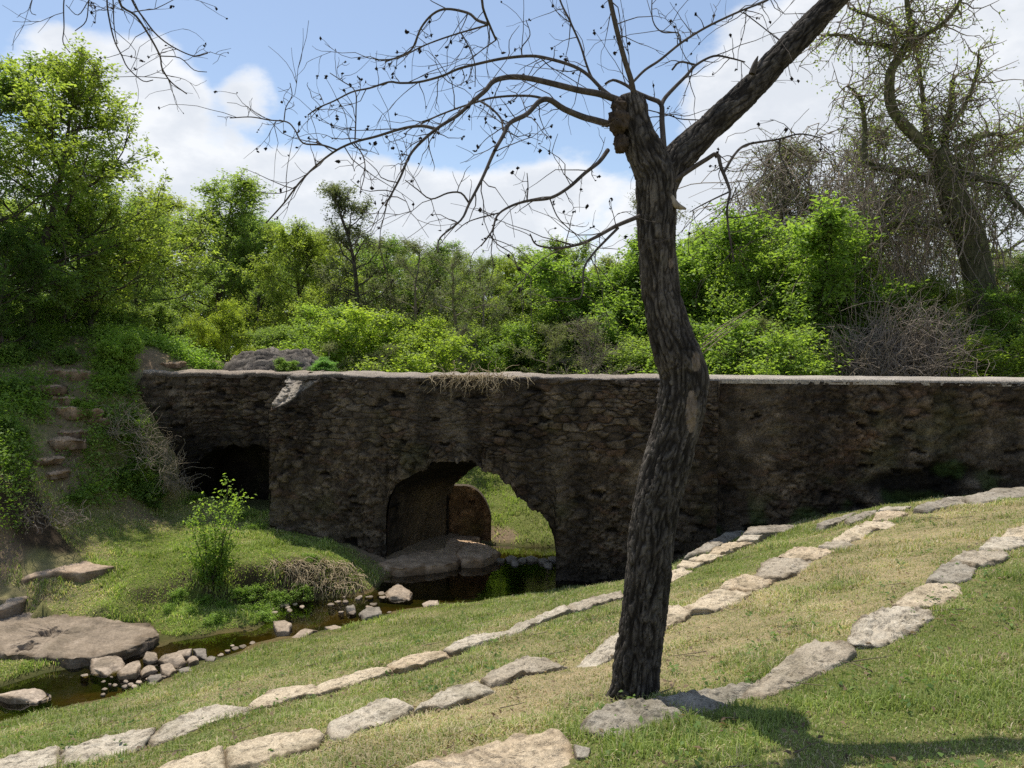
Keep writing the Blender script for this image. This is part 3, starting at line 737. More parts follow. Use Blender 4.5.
qd = grid_quads(*u.shape); cols_ = qd[:, 0] % u.shape[1]; cut = [int(np.argmin(np.abs(us - (uL - e)))), int(np.argmin(np.abs(us - (uR - e))))]
qd = qd[~(np.isin(cols_, cut) & (qd[:, 0] // u.shape[1] < 99))]
mb = MB(); mb.add(PW(u, n, z).reshape(-1, 3), qd, None, c.reshape(-1, 3))
# left side face of the pier, right end, and the back face
def plain(mb, u0, n0, u1, n1, zb, zt, seed, st=.06):
    L = math.hypot(u1 - u0, n1 - n0); k = max(3, int(L / st)); tt = np.linspace(0, 1, k); zz = np.arange(zb, zt + .001, st); zz[-1] = zt
    T, Z = np.meshgrid(tt, zz); U = u0 + (u1 - u0) * T; N = n0 + (n1 - n0) * T
    r, a, b, j, mo, ho = relief(U * 1.0 + N * 1.0, Z, seed)
    off = r * .6 * np.sin(T * math.pi)
    du, dn = (n1 - n0) / L, -(u1 - u0) / L
    mb.add(PW(U + off * -du, N + off * -dn, Z).reshape(-1, 3), grid_quads(*U.shape), None, wallcol(U, Z, a, b, j, mo, ho, seed).reshape(-1, 3))
plain(mb, -5.49, 1.0, -5.49, -.08, -.9, 3.0, 31)
plain(mb, 4.062, -.06, 4.062, .5, -.9, TOP, 32)
wbuild(mb, 'arch_wall')
# back face
mb = MB()
ub = np.concatenate([np.arange(-10.4, -2.02, .15), [-2.021, -2.019], np.arange(-2.0, 1.03, .06), [1.049, 1.051], np.arange(1.1, 18, .15)])
bb = np.where((ub > -2.02) & (ub < 1.05), archtop(BA, ub, -2.02, 1.05), -.9)
u, z, n, c = facegrid(ub, bb, np.full(ub.shape, TOP), 60, lambda u, z: 2.0 + 0 * u, 8)
n = 4.0 - n
mb.add(PW(u, n, z).reshape(-1, 3), grid_quads(*u.shape)[:, ::-1], None, c.reshape(-1, 3)); wbuild(mb, 'back_wall')
# vault of the arch
def resample(cv, k):
    c = catmull(np.c_[cv, np.zeros(len(cv))], .03)[:, :2]; s = np.concatenate([[0], np.cumsum(np.linalg.norm(np.diff(c, axis=0), axis=1))])
    t = np.linspace(0, s[-1], k); return np.stack([np.interp(t, s, c[:, 0]), np.interp(t, s, c[:, 1])], 1), t
fa, sa = resample(FA, 170); ba, _ = resample(BA, 170)
ins_ = sstep(uL, uL + .1, fa[:, 0]) * sstep(uR, uR - .1, fa[:, 0]); fa[:, 1] = np.minimum(fa[:, 1] + ins_ * jag(fa[:, 0]), 2.3)
T = np.linspace(0, 1, 60)[:, None, None]
cv = fa[None] * (1 - T) + ba[None] * T
nn = np.repeat((T[..., 0] * 2.06 - .02), 170, 1)
r, a, b, j, mo, ho = relief(np.repeat(sa[None], 60, 0), nn * 1.0, 4)
tan_ = np.gradient(cv, axis=1); nr = np.stack([tan_[..., 1], -tan_[..., 0]], -1); nr /= np.linalg.norm(nr, axis=-1)[..., None] + 1e-9
cv = cv + nr * (r * .8 * np.clip(T[..., 0] * 20, 0.0, 1) * -1)[..., None] * -1
cc = wallcol(cv[..., 0], cv[..., 1], a, b, j, mo, ho, 4)
vault_shade = sstep(.9, 1.5, cv[..., 1]); cc = mixc(cc, (.022, .02, .017), vault_shade * .85)  # black shadow under the vault top painted into its colour
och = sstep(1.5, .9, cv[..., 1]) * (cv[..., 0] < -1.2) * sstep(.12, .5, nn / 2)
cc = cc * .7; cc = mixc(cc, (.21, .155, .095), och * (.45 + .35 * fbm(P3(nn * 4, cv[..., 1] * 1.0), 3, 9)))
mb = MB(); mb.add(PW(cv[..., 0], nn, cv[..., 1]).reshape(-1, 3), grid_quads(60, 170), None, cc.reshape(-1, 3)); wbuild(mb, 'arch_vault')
# right wall
def col_right(u, z, c):
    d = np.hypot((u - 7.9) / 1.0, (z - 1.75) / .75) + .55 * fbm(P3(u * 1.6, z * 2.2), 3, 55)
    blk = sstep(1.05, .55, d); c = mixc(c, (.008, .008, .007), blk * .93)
    d2 = np.hypot((u - 8.15) / .3, (z - 2.15) / .25) + .5 * fbm(P3(u * 5, z * 5), 3, 56); c = mixc(c, (.04, .075, .02), sstep(1, .5, d2) * .7)
    low = sstep(1.0, 0., z - np.interp(u, [4, 9], [.7, 1.8])) * sstep(.0, .4, fbm(P3(u * 2.5, z * 2.5), 3, 57)); c = mixc(c, (.05, .085, .02), low * .75)
    warm = sstep(.0, .5, fbm(P3(u * .5, z * .5), 3, 58)); return mixc(c, c * np.array((1.25, .98, .8)), warm)
def nf_right(u, z):
    d = np.hypot((u - 7.9) / .95, (z - 1.7) / .7) + .5 * fbm(P3(u * 1.6, z * 2.2), 3, 55)
    return .14 + .16 * sstep(1.0, .6, d)
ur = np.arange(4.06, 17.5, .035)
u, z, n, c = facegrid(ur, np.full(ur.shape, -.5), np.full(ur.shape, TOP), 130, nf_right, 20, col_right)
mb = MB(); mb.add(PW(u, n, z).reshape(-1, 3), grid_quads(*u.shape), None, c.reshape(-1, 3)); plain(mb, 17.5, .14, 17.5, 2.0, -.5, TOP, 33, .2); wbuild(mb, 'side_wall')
# left recessed wall with the silted-up second arch
vL, vR = -8.15, -5.52
ul = np.concatenate([np.arange(-10.6, vL, .04), [vL - e, vL + e], np.arange(vL + .03, vR - .02, .04), [vR - e, vR + e, -5.40]])
ins = (ul > vL) & (ul < vR)
a2 = .9 + 1.25 * np.sqrt(np.clip(1 - ((ul - (vL + vR) / 2 - .15) / 1.55) ** 2, 0, 1))
a2 = a2 + .16 * fbm(P3(ul * 2.2, ul * 0), 3, 203) + .03 * np.round(fbm(P3(ul * 5, ul * 0 + 3), 2, 204) * 2)
bot = np.where(ins, a2, 0.)
tp = np.interp(ul, [-10.6, -9.9, -9.35, -5], [1.7, 2.9, TOP, TOP])
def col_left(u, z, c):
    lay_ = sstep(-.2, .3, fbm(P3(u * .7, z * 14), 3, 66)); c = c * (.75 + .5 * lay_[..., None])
    recess_shade = sstep(3.1, 1.9, z + .25 * (u + 7) * .3 + .35 * fbm(P3(u * 1.5, z * 1.5), 3, 67)) * sstep(-9.6, -8.4, u); c = mixc(c, (.012, .011, .010), recess_shade * .85)  # recess shadow painted into the wall colour, deepening downwards
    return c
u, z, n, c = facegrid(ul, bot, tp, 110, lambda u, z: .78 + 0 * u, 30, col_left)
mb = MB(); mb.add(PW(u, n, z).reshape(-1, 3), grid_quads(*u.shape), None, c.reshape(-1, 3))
k0_ = len(mb.c); plain(mb, vL - .1, 2.0, vR + .2, 2.0, 0., 2.4, 34, .05); mb.c[k0_] = mb.c[k0_] * .22  # back of the opening coloured dark to stand for deep shadow
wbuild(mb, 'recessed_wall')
k = 60; uu = np.linspace(vL, vR, k); zt = .9 + 1.25 * np.sqrt(np.clip(1 - ((uu - (vL + vR) / 2 - .15) / 1.55) ** 2, 0, 1))
cur = np.vstack([[(vL, 0.)], np.c_[uu, zt], [(vR, 0.)]]); cur, sc = resample(cur, 120)
NN = np.repeat(np.linspace(.76, 2.02, 30)[:, None], 120, 1)
mb = MB(); r, a, b, j, mo, ho = relief(np.repeat(sc[None], 30, 0), NN, 36)
mb.add(PW(np.repeat(cur[None, :, 0], 30, 0), NN, np.repeat(cur[None, :, 1], 30, 0) - r * .5).reshape(-1, 3), grid_quads(30, 120), None, (wallcol(NN, NN, a, b, j, mo, ho, 36) * .25).reshape(-1, 3)); wbuild(mb, 'blocked_arch')  # arch lining darkened too, its shadow painted in the colour
# coping on top
def coping(u0, u1, n0, roughness, name, st, base, seed):
    uc = np.arange(u0, u1, st); prof = np.array([(0, -.05), (0, .0), (.0, .03), (.03, .05), (.25, .055), (.6, .05), (1.0, .055), (1.4, .05), (1.75, .05), (2.02 - n0, .04), (2.03 - n0, -.06)])
    U = np.repeat(uc[None], len(prof), 0); N = n0 + np.repeat(prof[:, :1], len(uc), 1); Z = TOP + np.repeat(prof[:, 1:], len(uc), 1)
    a, b, ed = voro(U, N, .55, .4, seed); fn = fbm(P3(U * 3, N * 3), 4, seed)
    edge = roughness * (.22 * fbm(P3(U * 2.2, U * 0), 4, seed + 1) + .05 * fbm(P3(U * 11, U * 0), 3, seed + 2))
    w = np.clip(1 - prof[:, :1] / .5, 0, 1)
    N = N + np.where(np.arange(len(prof))[:, None] < 9, edge * w, 0) - .02
    Z = Z + roughness * (.06 * (a - .5) * sstep(0, .1, ed) + .03 * fn) + .006 * fn
    cl = mixc(np.asarray(base) * .62, np.asarray(base) * 1.2, np.clip(.5 + .6 * fn + .4 * (a - .5), 0, 1))
    cl = mixc(cl, np.asarray((.06, .05, .042)), np.repeat((prof[:, 1:] < .02).astype(float) * .7 * (roughness > .5), len(uc), 1))
    mb = MB(); mb.add(PW(U, N, Z).reshape(-1, 3), grid_quads(*U.shape), None, cl.reshape(-1, 3)); return wbuild(mb, name)
coping(-5.0, 3.2, 0.02, 1.0, 'coping', .04, (.36, .315, .265), 41)
coping(3.2, 17.5, .12, .12, 'coping', .06, (.46, .42, .36), 42)
coping(-9.4, -5.0, .75, 1.1, 'coping', .04, (.34, .29, .235), 43)
# rounded buttress behind the left side of the arch
Yf = 17.75; xs = np.linspace(-1.62, -.50, 60)
tz = np.where(xs < -1.15, 1.10, .12 + .98 * np.sqrt(np.clip(1 - ((xs + 1.15) / .66) ** 2, 0, 1)))
tt = np.linspace(0, 1, 40)[:, None]
X = np.repeat(xs[None], 40, 0); Zb = -.5 + (tz[None] + .5) * tt
r, a, b, j, mo, ho = relief(X, Zb, 61); cl = wallcol(X, Zb, a, b, j, mo, ho, 61) * np.array((1.9, 1.45, 1.05))
mb = MB(); mb.add(np.stack([X, Yf + r, Zb], -1).reshape(-1, 3), grid_quads(40, 60), None, cl.reshape(-1, 3))
T = np.linspace(0, 1, 16)[:, None]; Xt = np.repeat(xs[None], 16, 0); Yt = Yf + r[-1][None] * (1 - T) + T * .22
mb.add(np.stack([Xt, Yt, np.repeat(tz[None], 16, 0) + .03 * fbm(P3(Xt * 6, Yt * 6), 3, 64) * np.sin(T * 3.14)], -1).reshape(-1, 3), grid_quads(16, 60), None, (.11, .09, .066))
wbuild(mb, 'buttress')

# rubble mound behind the left wall
mc = W(277, 372, 19.6)
a, b = np.meshgrid(np.linspace(0, 2 * math.pi, 90, endpoint=False), np.linspace(0, 1, 46))
X = mc[0] + np.cos(a) * b * 1.62; Yb = mc[1] + np.sin(a) * b * 1.1; base = .95 * np.clip(1 - b ** 2.6, 0, 1)
cr, cr2, ed = voro(X + .3 * Yb, base * 1.2 + Yb * .4, .13, .10, 88)
Zb = 3.5 + .95 * np.minimum(base, .72) * (1 + .35 * fbm(P3(X * 1.6, Yb * 1.6), 3, 84)) + .10 * sstep(0, .2, ed) * cr + .03 * fbm(P3(X * 14, Yb * 14), 3, 85)
cl = mixc((.06, .054, .048), (.25, .225, .195), cr) * (.25 + .75 * sstep(0, .2, ed))[..., None]
mb = MB(); mb.add(np.stack([X, Yb, Zb], -1).reshape(-1, 3), grid_quads(46, 90, True)[:, ::-1], None, cl.reshape(-1, 3))
tag(mb.build('rubble_mound', M_WALL, None, (mc[0], mc[1], 3.5)), 'grey cobble rubble mound on top of the left end of the wall', 'rubble mound')

# ------------------------------------------------------------------ foliage tools
def leaves(mb, tw_a, tw_b, per, size, rng, up=.45, aspect=.55, curl=.25, spread=.05, tone=None, droop=0.):
    """leaf cards along the twig segments a->b"""
    n = len(tw_a); t = rng.uniform(.05, 1.08, (n, per))[..., None]
    p = tw_a[:, None] * (1 - t) + tw_b[:, None] * t + rng.normal(0, spread, (n, per, 3))
    p = p.reshape(-1, 3); m = len(p)
    nrm = rng.normal(0, 1, (m, 3)); nrm /= np.linalg.norm(nrm, axis=1)[:, None]; nrm[:, 2] = np.abs(nrm[:, 2]) + up
    nrm /= np.linalg.norm(nrm, axis=1)[:, None]
    d = rng.normal(0, 1, (m, 3)); tw = (tw_b - tw_a); tw = tw / (np.linalg.norm(tw, axis=1)[:, None] + 1e-9)
    d = d + np.repeat(tw, per, 0) * .8; d[:, 2] -= droop
    d -= nrm * np.sum(d * nrm, 1)[:, None]; d /= np.linalg.norm(d, axis=1)[:, None] + 1e-9
    s = np.cross(nrm, d); L = size * rng.uniform(.6, 1.3, m)[:, None]; Wd = L * aspect
    base = p; tip = p + d * L - nrm * L * curl; l = p + d * L * .45 + s * Wd * .5 + nrm * L * .06; r = p + d * L * .45 - s * Wd * .5 + nrm * L * .06
    v = np.stack([base, r, tip, l], 1).reshape(-1, 3)
    q = np.arange(m * 4).reshape(-1, 4)
    if tone is None: tone = rng.uniform(0, 1, n)
    tn = np.clip(np.repeat(tone, per) * .65 + rng.uniform(0, .35, m), 0, 1)
    mb.add(v, q, None, np.repeat(np.repeat(tn, 4)[:, None], 3, 1))

def bpath(p0, d, L, rng, k=5, wig=.18, lift=0.1):
    p = [np.array(p0, float)]; d = np.array(d, float); d /= np.linalg.norm(d)
    for i in range(k):
        d = d + rng.normal(0, wig, 3) + np.array([0, 0, lift]); d /= np.linalg.norm(d); p.append(p[-1] + d * L / k)
    return np.array(p)

def gen_tree(seed, Ht=8., Rad=3., stems=1, limbs=20, secs=6, twigs=7, per=13, leaf=.14, t0=.12, profile=lambda t: math.sin(math.pi * min(1, .18 + .78 * t)) ** .8,
             lmat=None, wmat=None, tw_len=.6, lift=.12, leafy=1.0, topbare=0.):
    rng = np.random.RandomState(seed); wood, crown = MB(), MB(); A, B, tones = [], [], []
    for s in range(stems):
        az = rng.uniform(0, 6.28); lean = 0.05 if stems == 1 else rng.uniform(.15, .45)
        tr = bpath((0, 0, -.3), (lean * math.cos(az), lean * math.sin(az), 1), Ht * (.93 if stems == 1 else rng.uniform(.6, .95)), rng, 8, .07, .03)
        r0 = Ht * .017 / math.sqrt(stems); rad = np.linspace(r0, r0 * .15, len(tr)); tube(wood, catmull(tr, .5), np.interp(np.linspace(0, 1, len(catmull(tr, .5))), np.linspace(0, 1, len(tr)), rad), 7)
        for i in range(max(3, limbs // stems)):
            t = t0 + (1 - t0) * ((i + rng.uniform(0, .9)) / max(3, limbs // stems)); t = min(t, .99)
            f = t * (len(tr) - 1); k = int(f); p0 = tr[k] * (1 - f + k) + tr[min(k + 1, len(tr) - 1)] * (f - k)
            az = i * 2.4 + rng.uniform(-.5, .5) + s
            L = Rad * profile(t) * rng.uniform(.65, 1.15) / (1 if stems == 1 else 1.3)
            el = .15 + .75 * t + rng.uniform(-.2, .2)
            lb = bpath(p0, (math.cos(az) * math.cos(el), math.sin(az) * math.cos(el), math.sin(el)), L, rng, 5, .2, lift)
            rl = r0 * (.42 - .22 * t); tube(wood, lb, np.linspace(rl, rl * .2, len(lb)), 5)
            tone_l = rng.uniform(0, 1)
            for j in range(secs):
                g = rng.uniform(.25, 1.0); ff = g * 5; kk = min(4, int(ff)); q0 = lb[kk] * (1 - ff + kk) + lb[kk + 1] * (ff - kk)
                dd = (lb[kk + 1] - lb[kk]); dd = dd / (np.linalg.norm(dd) + 1e-9) + rng.normal(0, .6, 3); dd[2] += .15
                sb = bpath(q0, dd, max(.35, L * .42 * rng.uniform(.6, 1.2)), rng, 4, .25, lift * .7)
                tube(wood, sb, np.linspace(rl * .35, .006, len(sb)), 4)
                tone_s = np.clip(.5 * tone_l + .5 * rng.uniform(0, 1), 0, 1)
                for w in range(twigs):
                    h = rng.uniform(.15, 1.0) * 4; hk = min(3, int(h)); w0 = sb[hk] * (1 - h + hk) + sb[hk + 1] * (h - hk)
                    wd = (sb[hk + 1] - sb[hk]); wd = wd / (np.linalg.norm(wd) + 1e-9) * .7 + rng.normal(0, .65, 3); wd[2] += .1; wd /= np.linalg.norm(wd)
                    A.append(w0); B.append(w0 + wd * tw_len * rng.uniform(.5, 1.2)); tones.append(np.clip(tone_s + rng.normal(0, .12), 0, 1))
    A, B, tones = np.array(A), np.array(B), np.array(tones)
    keep = rng.uniform(0, 1, len(A)) < leafy
    for x, y in zip(A[::2 if leafy > .5 else 1], B[::2 if leafy > .5 else 1]):
        tube(wood, np.array([x, (x + y) / 2 + rng.normal(0, .03, 3), y]), [.008, .006, .003], 3)
    leaves(crown, A[keep], B[keep], per, leaf, rng, tone=tones[keep])
    return wood.mesh('trunk', wmat or M_TRUNK), crown.mesh('crown', lmat or M_LEAF, smooth=False)

def ov(t): return math.sin(math.pi * min(1, .2 + .75 * t)) ** .7
def cone(t): return max(.15, 1 - t * .85)
def wide(t): return math.sin(math.pi * min(1, .35 + .6 * t)) ** .6
V = {}
V['oak1'] = gen_tree(11, 8, 3.2, 1, 26, 8, 8, 24, .095, .10, wide)
V['oak2'] = gen_tree(12, 8, 3.0, 1, 26, 8, 8, 24, .095, .06, ov)
V['airy1'] = gen_tree(13, 8, 2.4, 1, 24, 7, 7, 18, .085, .10, ov, tw_len=.5)
V['airy2'] = gen_tree(14, 8, 2.7, 2, 26, 7, 7, 18, .085, .12, ov, tw_len=.5)
V['slim'] = gen_tree(15, 8, 1.6, 1, 28, 6, 6, 14, .08, .25, ov, tw_len=.4, lmat=M_GREYLEAF, wmat=M_TRUNK)
V['bright1'] = gen_tree(16, 6, 2.2, 2, 26, 8, 8, 22, .095, .05, ov, lmat=M_BRIGHT)
V['bright2'] = gen_tree(17, 6, 2.4, 3, 30, 8, 7, 22, .09, .03, wide, lmat=M_BRIGHT)
V['shrub1'] = gen_tree(18, 3, 1.9, 5, 34, 7, 7, 18, .075, .03, wide, lmat=M_BRIGHT, tw_len=.42)
V['shrub2'] = gen_tree(19, 3, 1.8, 6, 34, 7, 7, 18, .075, .03, ov, lmat=M_LEAF, tw_len=.42)
V['grey1'] = gen_tree(20, 8, 2.6, 2, 24, 8, 9, 13, .07, .12, ov, lmat=M_GREYLEAF, wmat=M_GREYWOOD, tw_len=.5, leafy=.75)
V['grey2'] = gen_tree(21, 8, 2.2, 1, 24, 7, 9, 6, .09, .2, ov, lmat=M_GREYLEAF, wmat=M_GREYWOOD, tw_len=.6, leafy=.35)
V['ivy'] = gen_tree(22, 2.2, 1.3, 6, 24, 6, 7, 14, .10, .03, wide, lmat=M_DARKLEAF, tw_len=.35)
V['weed'] = gen_tree(23, .6, .5, 6, 18, 4, 5, 8, .055, .05, wide, lmat=M_DARKLEAF, tw_len=.12)
V['tall_dark'] = gen_tree(24, 8, 3.0, 1, 28, 8, 8, 24, .095, .03, ov, lmat=M_DARKLEAF)

def tree(var, px, topy, Y, label, cat='tree', name='tree', wid=1.0, color=(1, 1, 1), rz=0., group=None, basez=None):
    top = W(px, topy, Y); x, y = top[0], Y
    bz = float(H(np.array([x]), np.array([y]))[0]) if basez is None else basez
    h0 = {'shrub1': 3, 'shrub2': 3, 'bright1': 6, 'bright2': 6, 'ivy': 2.2, 'weed': .6}.get(var, 8)
    s = (top[2] - bz) / (h0 * .98); wid *= 1.28 if var not in ('slim', 'grey2') else 1.1
    t = thing(name, label, cat, (x, y, bz), group); t.rotation_euler = (0, 0, rz); t.scale = (s * wid, s * wid, s)
    w, c = V[var]
    a = link('trunk' if name != 'shrub' else 'stems', w, t); b = link('crown' if name != 'shrub' else 'foliage', c, t); b.color = (*color, 1)
    return t

G1, G2, G3, G4, G5 = (1.12, 1.12, 1.15), (.95, 1.0, 1.05), (1.28, 1.2, 1.05), (.8, .9, .95), (1.4, 1.3, 1.15)
# the big trees on the left
tree('oak1', 22, 58, 19.5, 'tall leafy green tree at the left edge, highest of the left clump', wid=.95, color=G3, rz=.5)
tree('oak2', -45, 50, 17.5, 'dark leafy tree cut off by the left edge', wid=.9, color=G4, rz=1.4)
tree('tall_dark', 55, 190, 20.5, 'dark shaded tree low in the left clump above the rocks', wid=1.0, color=G5, rz=2.1)
tree('airy1', 85, 150, 22, 'airy tree with loose top right of the tallest left tree', wid=1.15, color=G2, rz=3.3)
tree('oak2', 128, 212, 26, 'grey green tree sloping down right of the left clump', wid=1.0, color=G2, rz=4.4)
tree('tall_dark', 0, 235, 17.5, 'deep green low tree over the left slope by the edge', wid=.9, color=G2, rz=.2)
# beyond the wall, from left to right
tree('airy2', 168, 200, 33, 'pale green airy tree left of the tall twiggy-topped tree', wid=1.0, color=G3, rz=.3)
tree('airy1', 214, 178, 36, 'tall tree with twiggy bare top above the rubble mound', wid=1.2, color=G1, rz=1.0)
tree('oak1', 258, 222, 34, 'rounded mid green tree just right of the tall twiggy-topped tree', wid=.85, color=G2, rz=2.0)
tree('oak2', 305, 232, 31, 'yellow green tree left of the slim grey tree', wid=.9, color=G3, rz=3.0)
tree('slim', 356, 182, 30, 'slim grey tree with a dark straight trunk and sparse crown', wid=1.05, color=(.9, .9, .9), rz=.6)
tree('airy2', 388, 232, 34, 'sparse grey green tree right of the slim grey tree', wid=1.0, color=G4, rz=2.6)
tree('grey1', 428, 236, 31, 'grey twiggy tree in the middle of the far treeline', wid=1.15, color=(.95, .95, .95), rz=.9)
tree('grey1', 470, 248, 30, 'second grey twiggy tree, right of the middle of the treeline', wid=1.1, color=(.9, 1, .8), rz=3.9)
tree('oak1', 512, 266, 36, 'low green tree under the gap of pale sky', wid=1.0, color=G3, rz=5.0)
tree('oak2', 556, 246, 32, 'green tree left of the bright one beside the trunk', wid=1.0, color=G1, rz=.1)
tree('bright1', 598, 226, 28, 'bright green tree with dark stems just left of the trunk', wid=1.05, color=G2, rz=1.1)
tree('bright2', 632, 232, 30, 'bright green tree behind the foreground trunk', wid=1.0, color=G2, rz=2.4)
tree('bright1', 705, 188, 28, 'tall bright green tree just right of the foreground trunk', wid=1.0, color=G2, rz=3.0)
tree('bright2', 742, 204, 25, 'bushy bright green tree between trunk and tallest bright tree', wid=.9, color=G1, rz=4.2)
tree('bright1', 800, 172, 24.5, 'tallest bright green tree, pointed, right of the trunk', wid=1.0, color=G2, rz=5.2)
tree('grey2', 765, 150, 31, 'bare grey twiggy tree behind the bright green trees', wid=1.1, color=(.8, .8, .8), rz=.4)
tree('grey2', 832, 118, 33, 'bare grey tree hung with vines left of the mossy tree', wid=1.2, color=(.8, .8, .8), rz=1.7)
tree('grey1', 872, 185, 30, 'grey vine tangled tree left of the mossy trunk', wid=1.0, color=(.7, .7, .65), rz=2.9)
tree('bright1', 768, 192, 29, 'bright green tree filling the gap behind the bushy bright tree', wid=1.0, color=G1, rz=.7)
tree('bright2', 842, 214, 28, 'bright green tree beside the hanging vine curtain', wid=.9, color=G2, rz=1.9)
tree('grey1', 795, 140, 34, 'tall grey tangled tree rising behind the tallest bright tree', wid=1.0, color=(.62, .58, .52), rz=.9)
tree('grey1', 738, 172, 36, 'grey twiggy tree above the bushy bright tree', wid=1.0, color=(.66, .62, .55), rz=2.2)
tree('grey1', 905, 168, 33, 'grey tangled tree right behind the mossy trunk', wid=.9, color=(.6, .6, .5), rz=4.1)
tree('grey1', 1000, 215, 30, 'grey green tangled tree at right behind the dark green one', wid=1.0, color=(.8, .9, .6), rz=5.1)
tree('grey2', 1015, 150, 32, 'bare twiggy tree at the right edge behind the mossy tree', wid=1.3, color=(.9, 1, .7), rz=3.7)
tree('tall_dark', 1008, 262, 22.3, 'dark green tree at the right edge', wid=1.0, color=(1.7, 1.6, 1.4), rz=.8)
tree('oak2', 940, 285, 22.8, 'dull green tree in front of the base of the mossy tree', wid=.9, color=(1.1, 1.05, .95), rz=2.2)
tree('oak1', 870, 290, 30, 'shaded green tree behind the grey brush heap', wid=1.0, color=G4, rz=2.2)
for v_, px, ty, Y, lab, cl in [('oak1', 395, 246, 38, 'full mid green tree right behind the slim grey tree', G1), ('oak2', 440, 256, 37, 'full green tree filling the centre of the woods', G3), ('oak1', 488, 263, 38, 'full green tree below the low gap of sky', G1), ('oak2', 535, 262, 37, 'full green tree right of the low gap of sky', G3), ('oak1', 345, 262, 36, 'full green tree at the foot of the slim grey tree', G3), ('oak2', 225, 250, 38, 'full green tree behind the yellow green small shrub', G3)]:
    tree(v_, px, ty, Y, lab, wid=.95, color=cl, rz=px * .1)
# a second row farther back, closing the gaps
row2 = [('oak1', 60, 215, 44), ('oak2', 140, 225, 46), ('oak1', 190, 205, 45), ('oak2', 235, 222, 48), ('oak1', 285, 238, 44), ('oak2', 330, 240, 46), ('oak1', 375, 250, 47), ('oak2', 420, 262, 44), ('oak1', 465, 272, 46),
        ('oak2', 510, 284, 45), ('oak1', 555, 276, 46), ('oak2', 605, 262, 44), ('oak1', 665, 250, 46), ('oak2', 725, 235, 44), ('oak1', 790, 240, 45), ('oak2', 850, 250, 44), ('oak1', 910, 262, 46), ('oak2', 975, 255, 44), ('oak1', 1030, 250, 46), ('oak1', -20, 200, 44)]
for k, (v_, px, ty, Y) in enumerate(row2):
    tree(v_, px, ty, Y, 'hazy green tree in the back row of the woods', wid=1.05, color=(1.15 + .12 * (k % 3), 1.2, 1.25), rz=k * 1.7, group='back row trees of the far woods')
# shrubs along the far side of the wall
sh = [('shrub1', 228, 306, 22.5, 'yellow green small shrub left above the rubble mound', .8, (1.3, 1.15, .9)), ('shrub1', 325, 312, 24, 'bright bush right of the rubble mound', 1.1, G1),
      ('shrub1', 372, 318, 23, 'bright yellow green bush under the slim grey tree', 1.15, G3), ('shrub1', 425, 325, 22.5, 'bright feathery bush at the middle of the wall top', 1.1, G3),
      ('shrub2', 470, 318, 25, 'mid green bush under the grey twiggy trees', 1.2, G1), ('shrub1', 515, 330, 23, 'bright bush above the arch', 1.1, G2),
      ('shrub2', 560, 310, 24, 'leafy green bush right of the arch top', 1.2, G3), ('shrub2', 610, 322, 23, 'darker bush left of the foreground trunk', 1.1, G2),
      ('shrub1', 715, 330, 22.5, 'bright bush just right of the foreground trunk above the wall', 1.1, G2), ('shrub1', 793, 342, 20.5, 'low bright green bush on the wall top below the tallest bright tree', 1.0, G1),
      ('shrub2', 760, 318, 24, 'dark green bush between the bright bushes right of the trunk', 1.1, G2), ('shrub2', 845, 320, 25, 'shaded bush left of the grey brush heap', 1.1, G4),
      ('shrub2', 962, 318, 22.5, 'green bush at the foot of the mossy tree', 1.0, G2), ('shrub1', 1005, 342, 20, 'bright low bush near the right edge on the wall top', 1.2, G3),
      ('shrub2', 1035, 322, 22, 'bush cut off by the right edge', 1.1, G2),       ('ivy', 193, 330, 24, 'dark bush in the gap left of the rubble mound', 1.4, G5), ('shrub2', 150, 300, 24, 'leafy bush above the left end of the wall', 1.1, G1),
      ('shrub2', 275, 322, 26, 'mid green bush behind the rubble mound', 1.2, G2), ('shrub2', 650, 330, 25, 'bush hidden half behind the foreground trunk', 1.1, G1)]
sh += [('shrub2', -15, 285, 20.5, 'shaded bush under the leftmost trees at the edge', 1.5, G2), ('shrub1', 40, 300, 21.5, 'bush under the tallest left tree', 1.5, G2), ('shrub2', 85, 292, 22.5, 'dark bush right of the tallest left trunk', 1.4, G4),
       ('shrub1', 120, 312, 20.8, 'light green bush on the hilltop left of the wall end', 1.2, G2), ('shrub2', 180, 315, 27, 'bush behind the gap left of the rubble mound', 1.5, G2), ('shrub2', 895, 322, 26, 'green bush behind the heap of dead brush', 1.5, G2)]
for k, (v, px, ty, Y, lab, wd, cl) in enumerate(sh):
    if 410 < px < 620: Y += 5
    tree(v, px, ty, Y, lab, 'shrub', 'shrub', wd, cl, k * 1.3)
tree('ivy', 322, 356, 18.5, 'low blue green plant right of the rubble mound', 'plant', 'shrub', 1.3, (1.5, 1.7, 1.8), .4, basez=3.76)
tree('ivy', 290, 357, 18.6, 'low green plant growing on the front of the rubble mound', 'plant', 'shrub', 1.2, (1.6, 1.5, 1.3), 1.9, basez=3.76)
for k, (px, ty, Y, lab) in enumerate([(350, 338, 21.5, 'small grey twiggy bush in front of the bright bush under the slim tree'), (452, 325, 26, 'grey dead twiggy bush above the dry roots'), (548, 318, 26.5, 'grey twiggy bush right of the arch top'), (590, 318, 22.5, 'half bare bush left of the foreground trunk'), (735, 312, 23, 'half bare bush among the bright bushes right of the trunk'), (820, 326, 22, 'half bare bush beside the heap of dead brush')]):
    tree('grey2' if k % 2 else 'grey1', px, ty, Y, lab, 'shrub', 'shrub', 1.15, (1.15, 1.15, .95), k * 2.1)
